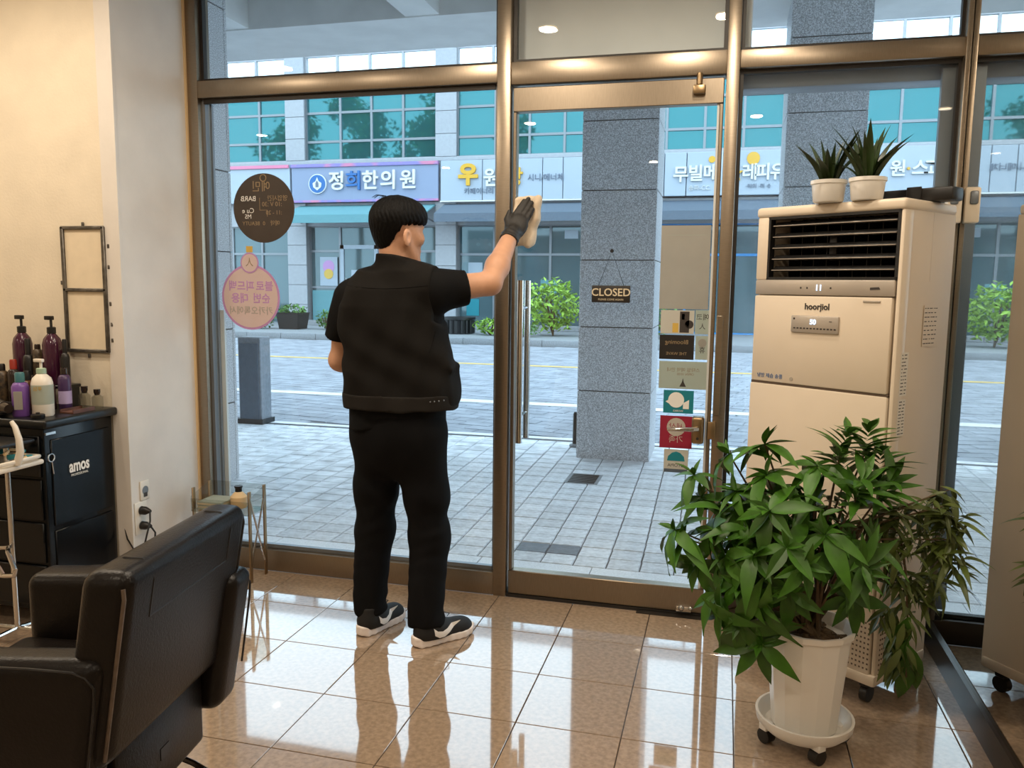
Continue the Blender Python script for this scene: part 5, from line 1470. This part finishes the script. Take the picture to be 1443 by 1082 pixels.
text('lettering', 'CLOSED', .046, M['goldletter'], (0, -.0034, .006), s, ext=.0004, bold=.0006)
text('small_lettering', 'PLEASE COME AGAIN', .0115, M['goldletter'], (0, -.0034, -.024), s, ext=.0003)
obj('cord', MB().tube([(-.055, 0, .035), (.0, .0, .185), (.055, 0, .035)], .0016, 5), M['black'], s)
obj('suction_hook', MB().cyl((0, -.004, .185), .008, .011, 12, 'y'), M['black'], s)
def card(name, label, x0, x1, z0, z1, m, prints=(), k=0):
    s = thing(name, label, 'sticker' if name != 'paper_notice' else 'notice', ((x0 + x1) / 2, DY - .0006 * k, (z0 + z1) / 2))
    hw, hh = (x1 - x0) / 2, (z1 - z0) / 2
    obj('sheet', MB().box(-hw, hw, -.0012, -.0002, -hh, hh), M[m], s, False)
    for p in prints:
        if p[0] == 't': text('lettering', p[1], p[2], M[p[3]], (p[4], -.0015, p[5]), s, rot=(PI / 2, 0, PI if len(p) < 7 else 0), ext=.0002)
        elif p[0] == 'b': obj('print', MB().box(p[1], p[2], -.0016, -.0012, p[3], p[4]), M[p[5]], s, False)
        elif p[0] == 'o': obj('print', MB().cyl((p[1], -.0016, p[2]), p[3], .0004, 20, 'y'), M[p[4]], s, False)
        elif p[0] == 'p': obj('print', MB().prism(p[1], .0012, .0018, Matrix.Rotation(PI / 2, 4, 'X')), M[p[2]], s, False)
    return s
card('paper_notice', 'large blank beige sheet taped to the door glass above the cards', 1.743, 1.948, 1.348, 1.70, 'beigepaper', [('b', -.08, .08, .135, .1365, 'palepaper')])
card('door_card', 'cream card with dark and ochre print, top left of the card column', 1.752, 1.893, 1.243, 1.343, 'creamcard', [('b', .01, .05, -.045, .045, 'darkprint'), ('o', .05, -.01, .018, 'darkprint'), ('b', -.02, .005, -.045, -.005, 'ochre'), ('b', .018, .03, .01, .035, 'palepaper')])
card('door_card', 'small pale card with scribble right of the cream dark print card', 1.897, 1.958, 1.243, 1.345, 'palepaper', [('t', '예코', .03, 'darkprint', 0, .02), ('t', '人', .028, 'darkprint', 0, -.02)], 1)
card('door_card', 'black card with faint script and gold print', 1.750, 1.896, 1.132, 1.237, 'blackcard', [('t', 'Blooming', .026, 'gold_print', 0, .022), ('t', 'THE WAVE', .018, 'gold_print', 0, -.028)])
card('door_card', 'narrow pale card with grey drawing right of the black card', 1.902, 1.958, 1.134, 1.236, 'palepaper', [('o', 0, .02, .018, 'beigepaper'), ('t', '휴', .03, 'darkprint', 0, -.012)], 1)
card('door_card', 'wide pale green card with grey print and small dark emblem', 1.752, 1.957, 1.005, 1.124, 'palepaper', [('t', '스타일 예약 안내', .020, 'gold_print', 0, .022), ('t', 'OPEN 10:00', .014, 'gold_print', .01, .004), ('p', [(-.014, -.05), (.014, -.05), (.004, -.03), (0, -.012), (-.004, -.03)], 'darkprint')])
card('door_card', 'teal card with white cartoon fish like shape', 1.775, 1.903, .898, .998, 'tealcard', [('o', -.01, .008, .034, 'paint_white'), ('p', [(.02, -.03), (.045, -.03), (.045, .01), (.02, -.005)], 'paint_white'), ('p', [(-.055, .0), (-.03, .015), (-.03, -.015)], 'paint_white'), ('t', 'WORKS', .012, 'paint_white', 0, -.040)])
card('door_card', 'crimson card with cream lettering emblem behind the lever', 1.764, 1.902, .744, .886, 'redcard', [('o', .0, .022, .040, 'creamcard'), ('t', '세상', .034, 'redcard', 0, .022), ('t', '가족', .034, 'creamcard', 0, -.034)])
card('door_card', 'bottom cream card with teal dome print and dark lettering', 1.785, 1.889, .636, .738, 'creamcard', [('p', [(-.038, .0), (.038, .0), (.034, .02), (.018, .036), (0, .042), (-.018, .036), (-.034, .02)], 'tealcard'), ('t', 'HOW', .022, 'creamcard', 0, .014), ('b', -.05, .05, -.051, -.036, 'awngrey'), ('t', 'UTOPIA', .02, 'darkprint', 0, -.02)])

# ================================================================== CEILING DOWNLIGHTS
proto = None
for x, y in LAMPS:
    if proto is None:
        proto = thing('ceiling_light', 'round recessed warm downlight in the white ceiling', 'ceiling light', (x, y, CEIL), 0, 'recessed ceiling downlights')
        obj('trim_ring', MB().lathe([(.052, -.001), (.052, -.006), (.066, -.006), (.068, -.001)], 28, closed=True), M['whiteplas'], proto)
        obj('lamp', MB().lathe([(.050, -.002), (.030, -.0025), (0, -.003)], 24), M['lampglow'], proto)
    else: dup(proto, (x, y, CEIL))

# lettering becomes plain meshes
for o in TEXTS:
    me = bpy.data.meshes.new_from_object(o)
    n_ = o.name; o.name = 'old_text'
    q = bpy.data.objects.new(n_, me); COL.objects.link(q)
    q.parent = o.parent; q.location = o.location; q.rotation_euler = o.rotation_euler; q.scale = o.scale
    bpy.data.objects.remove(o)
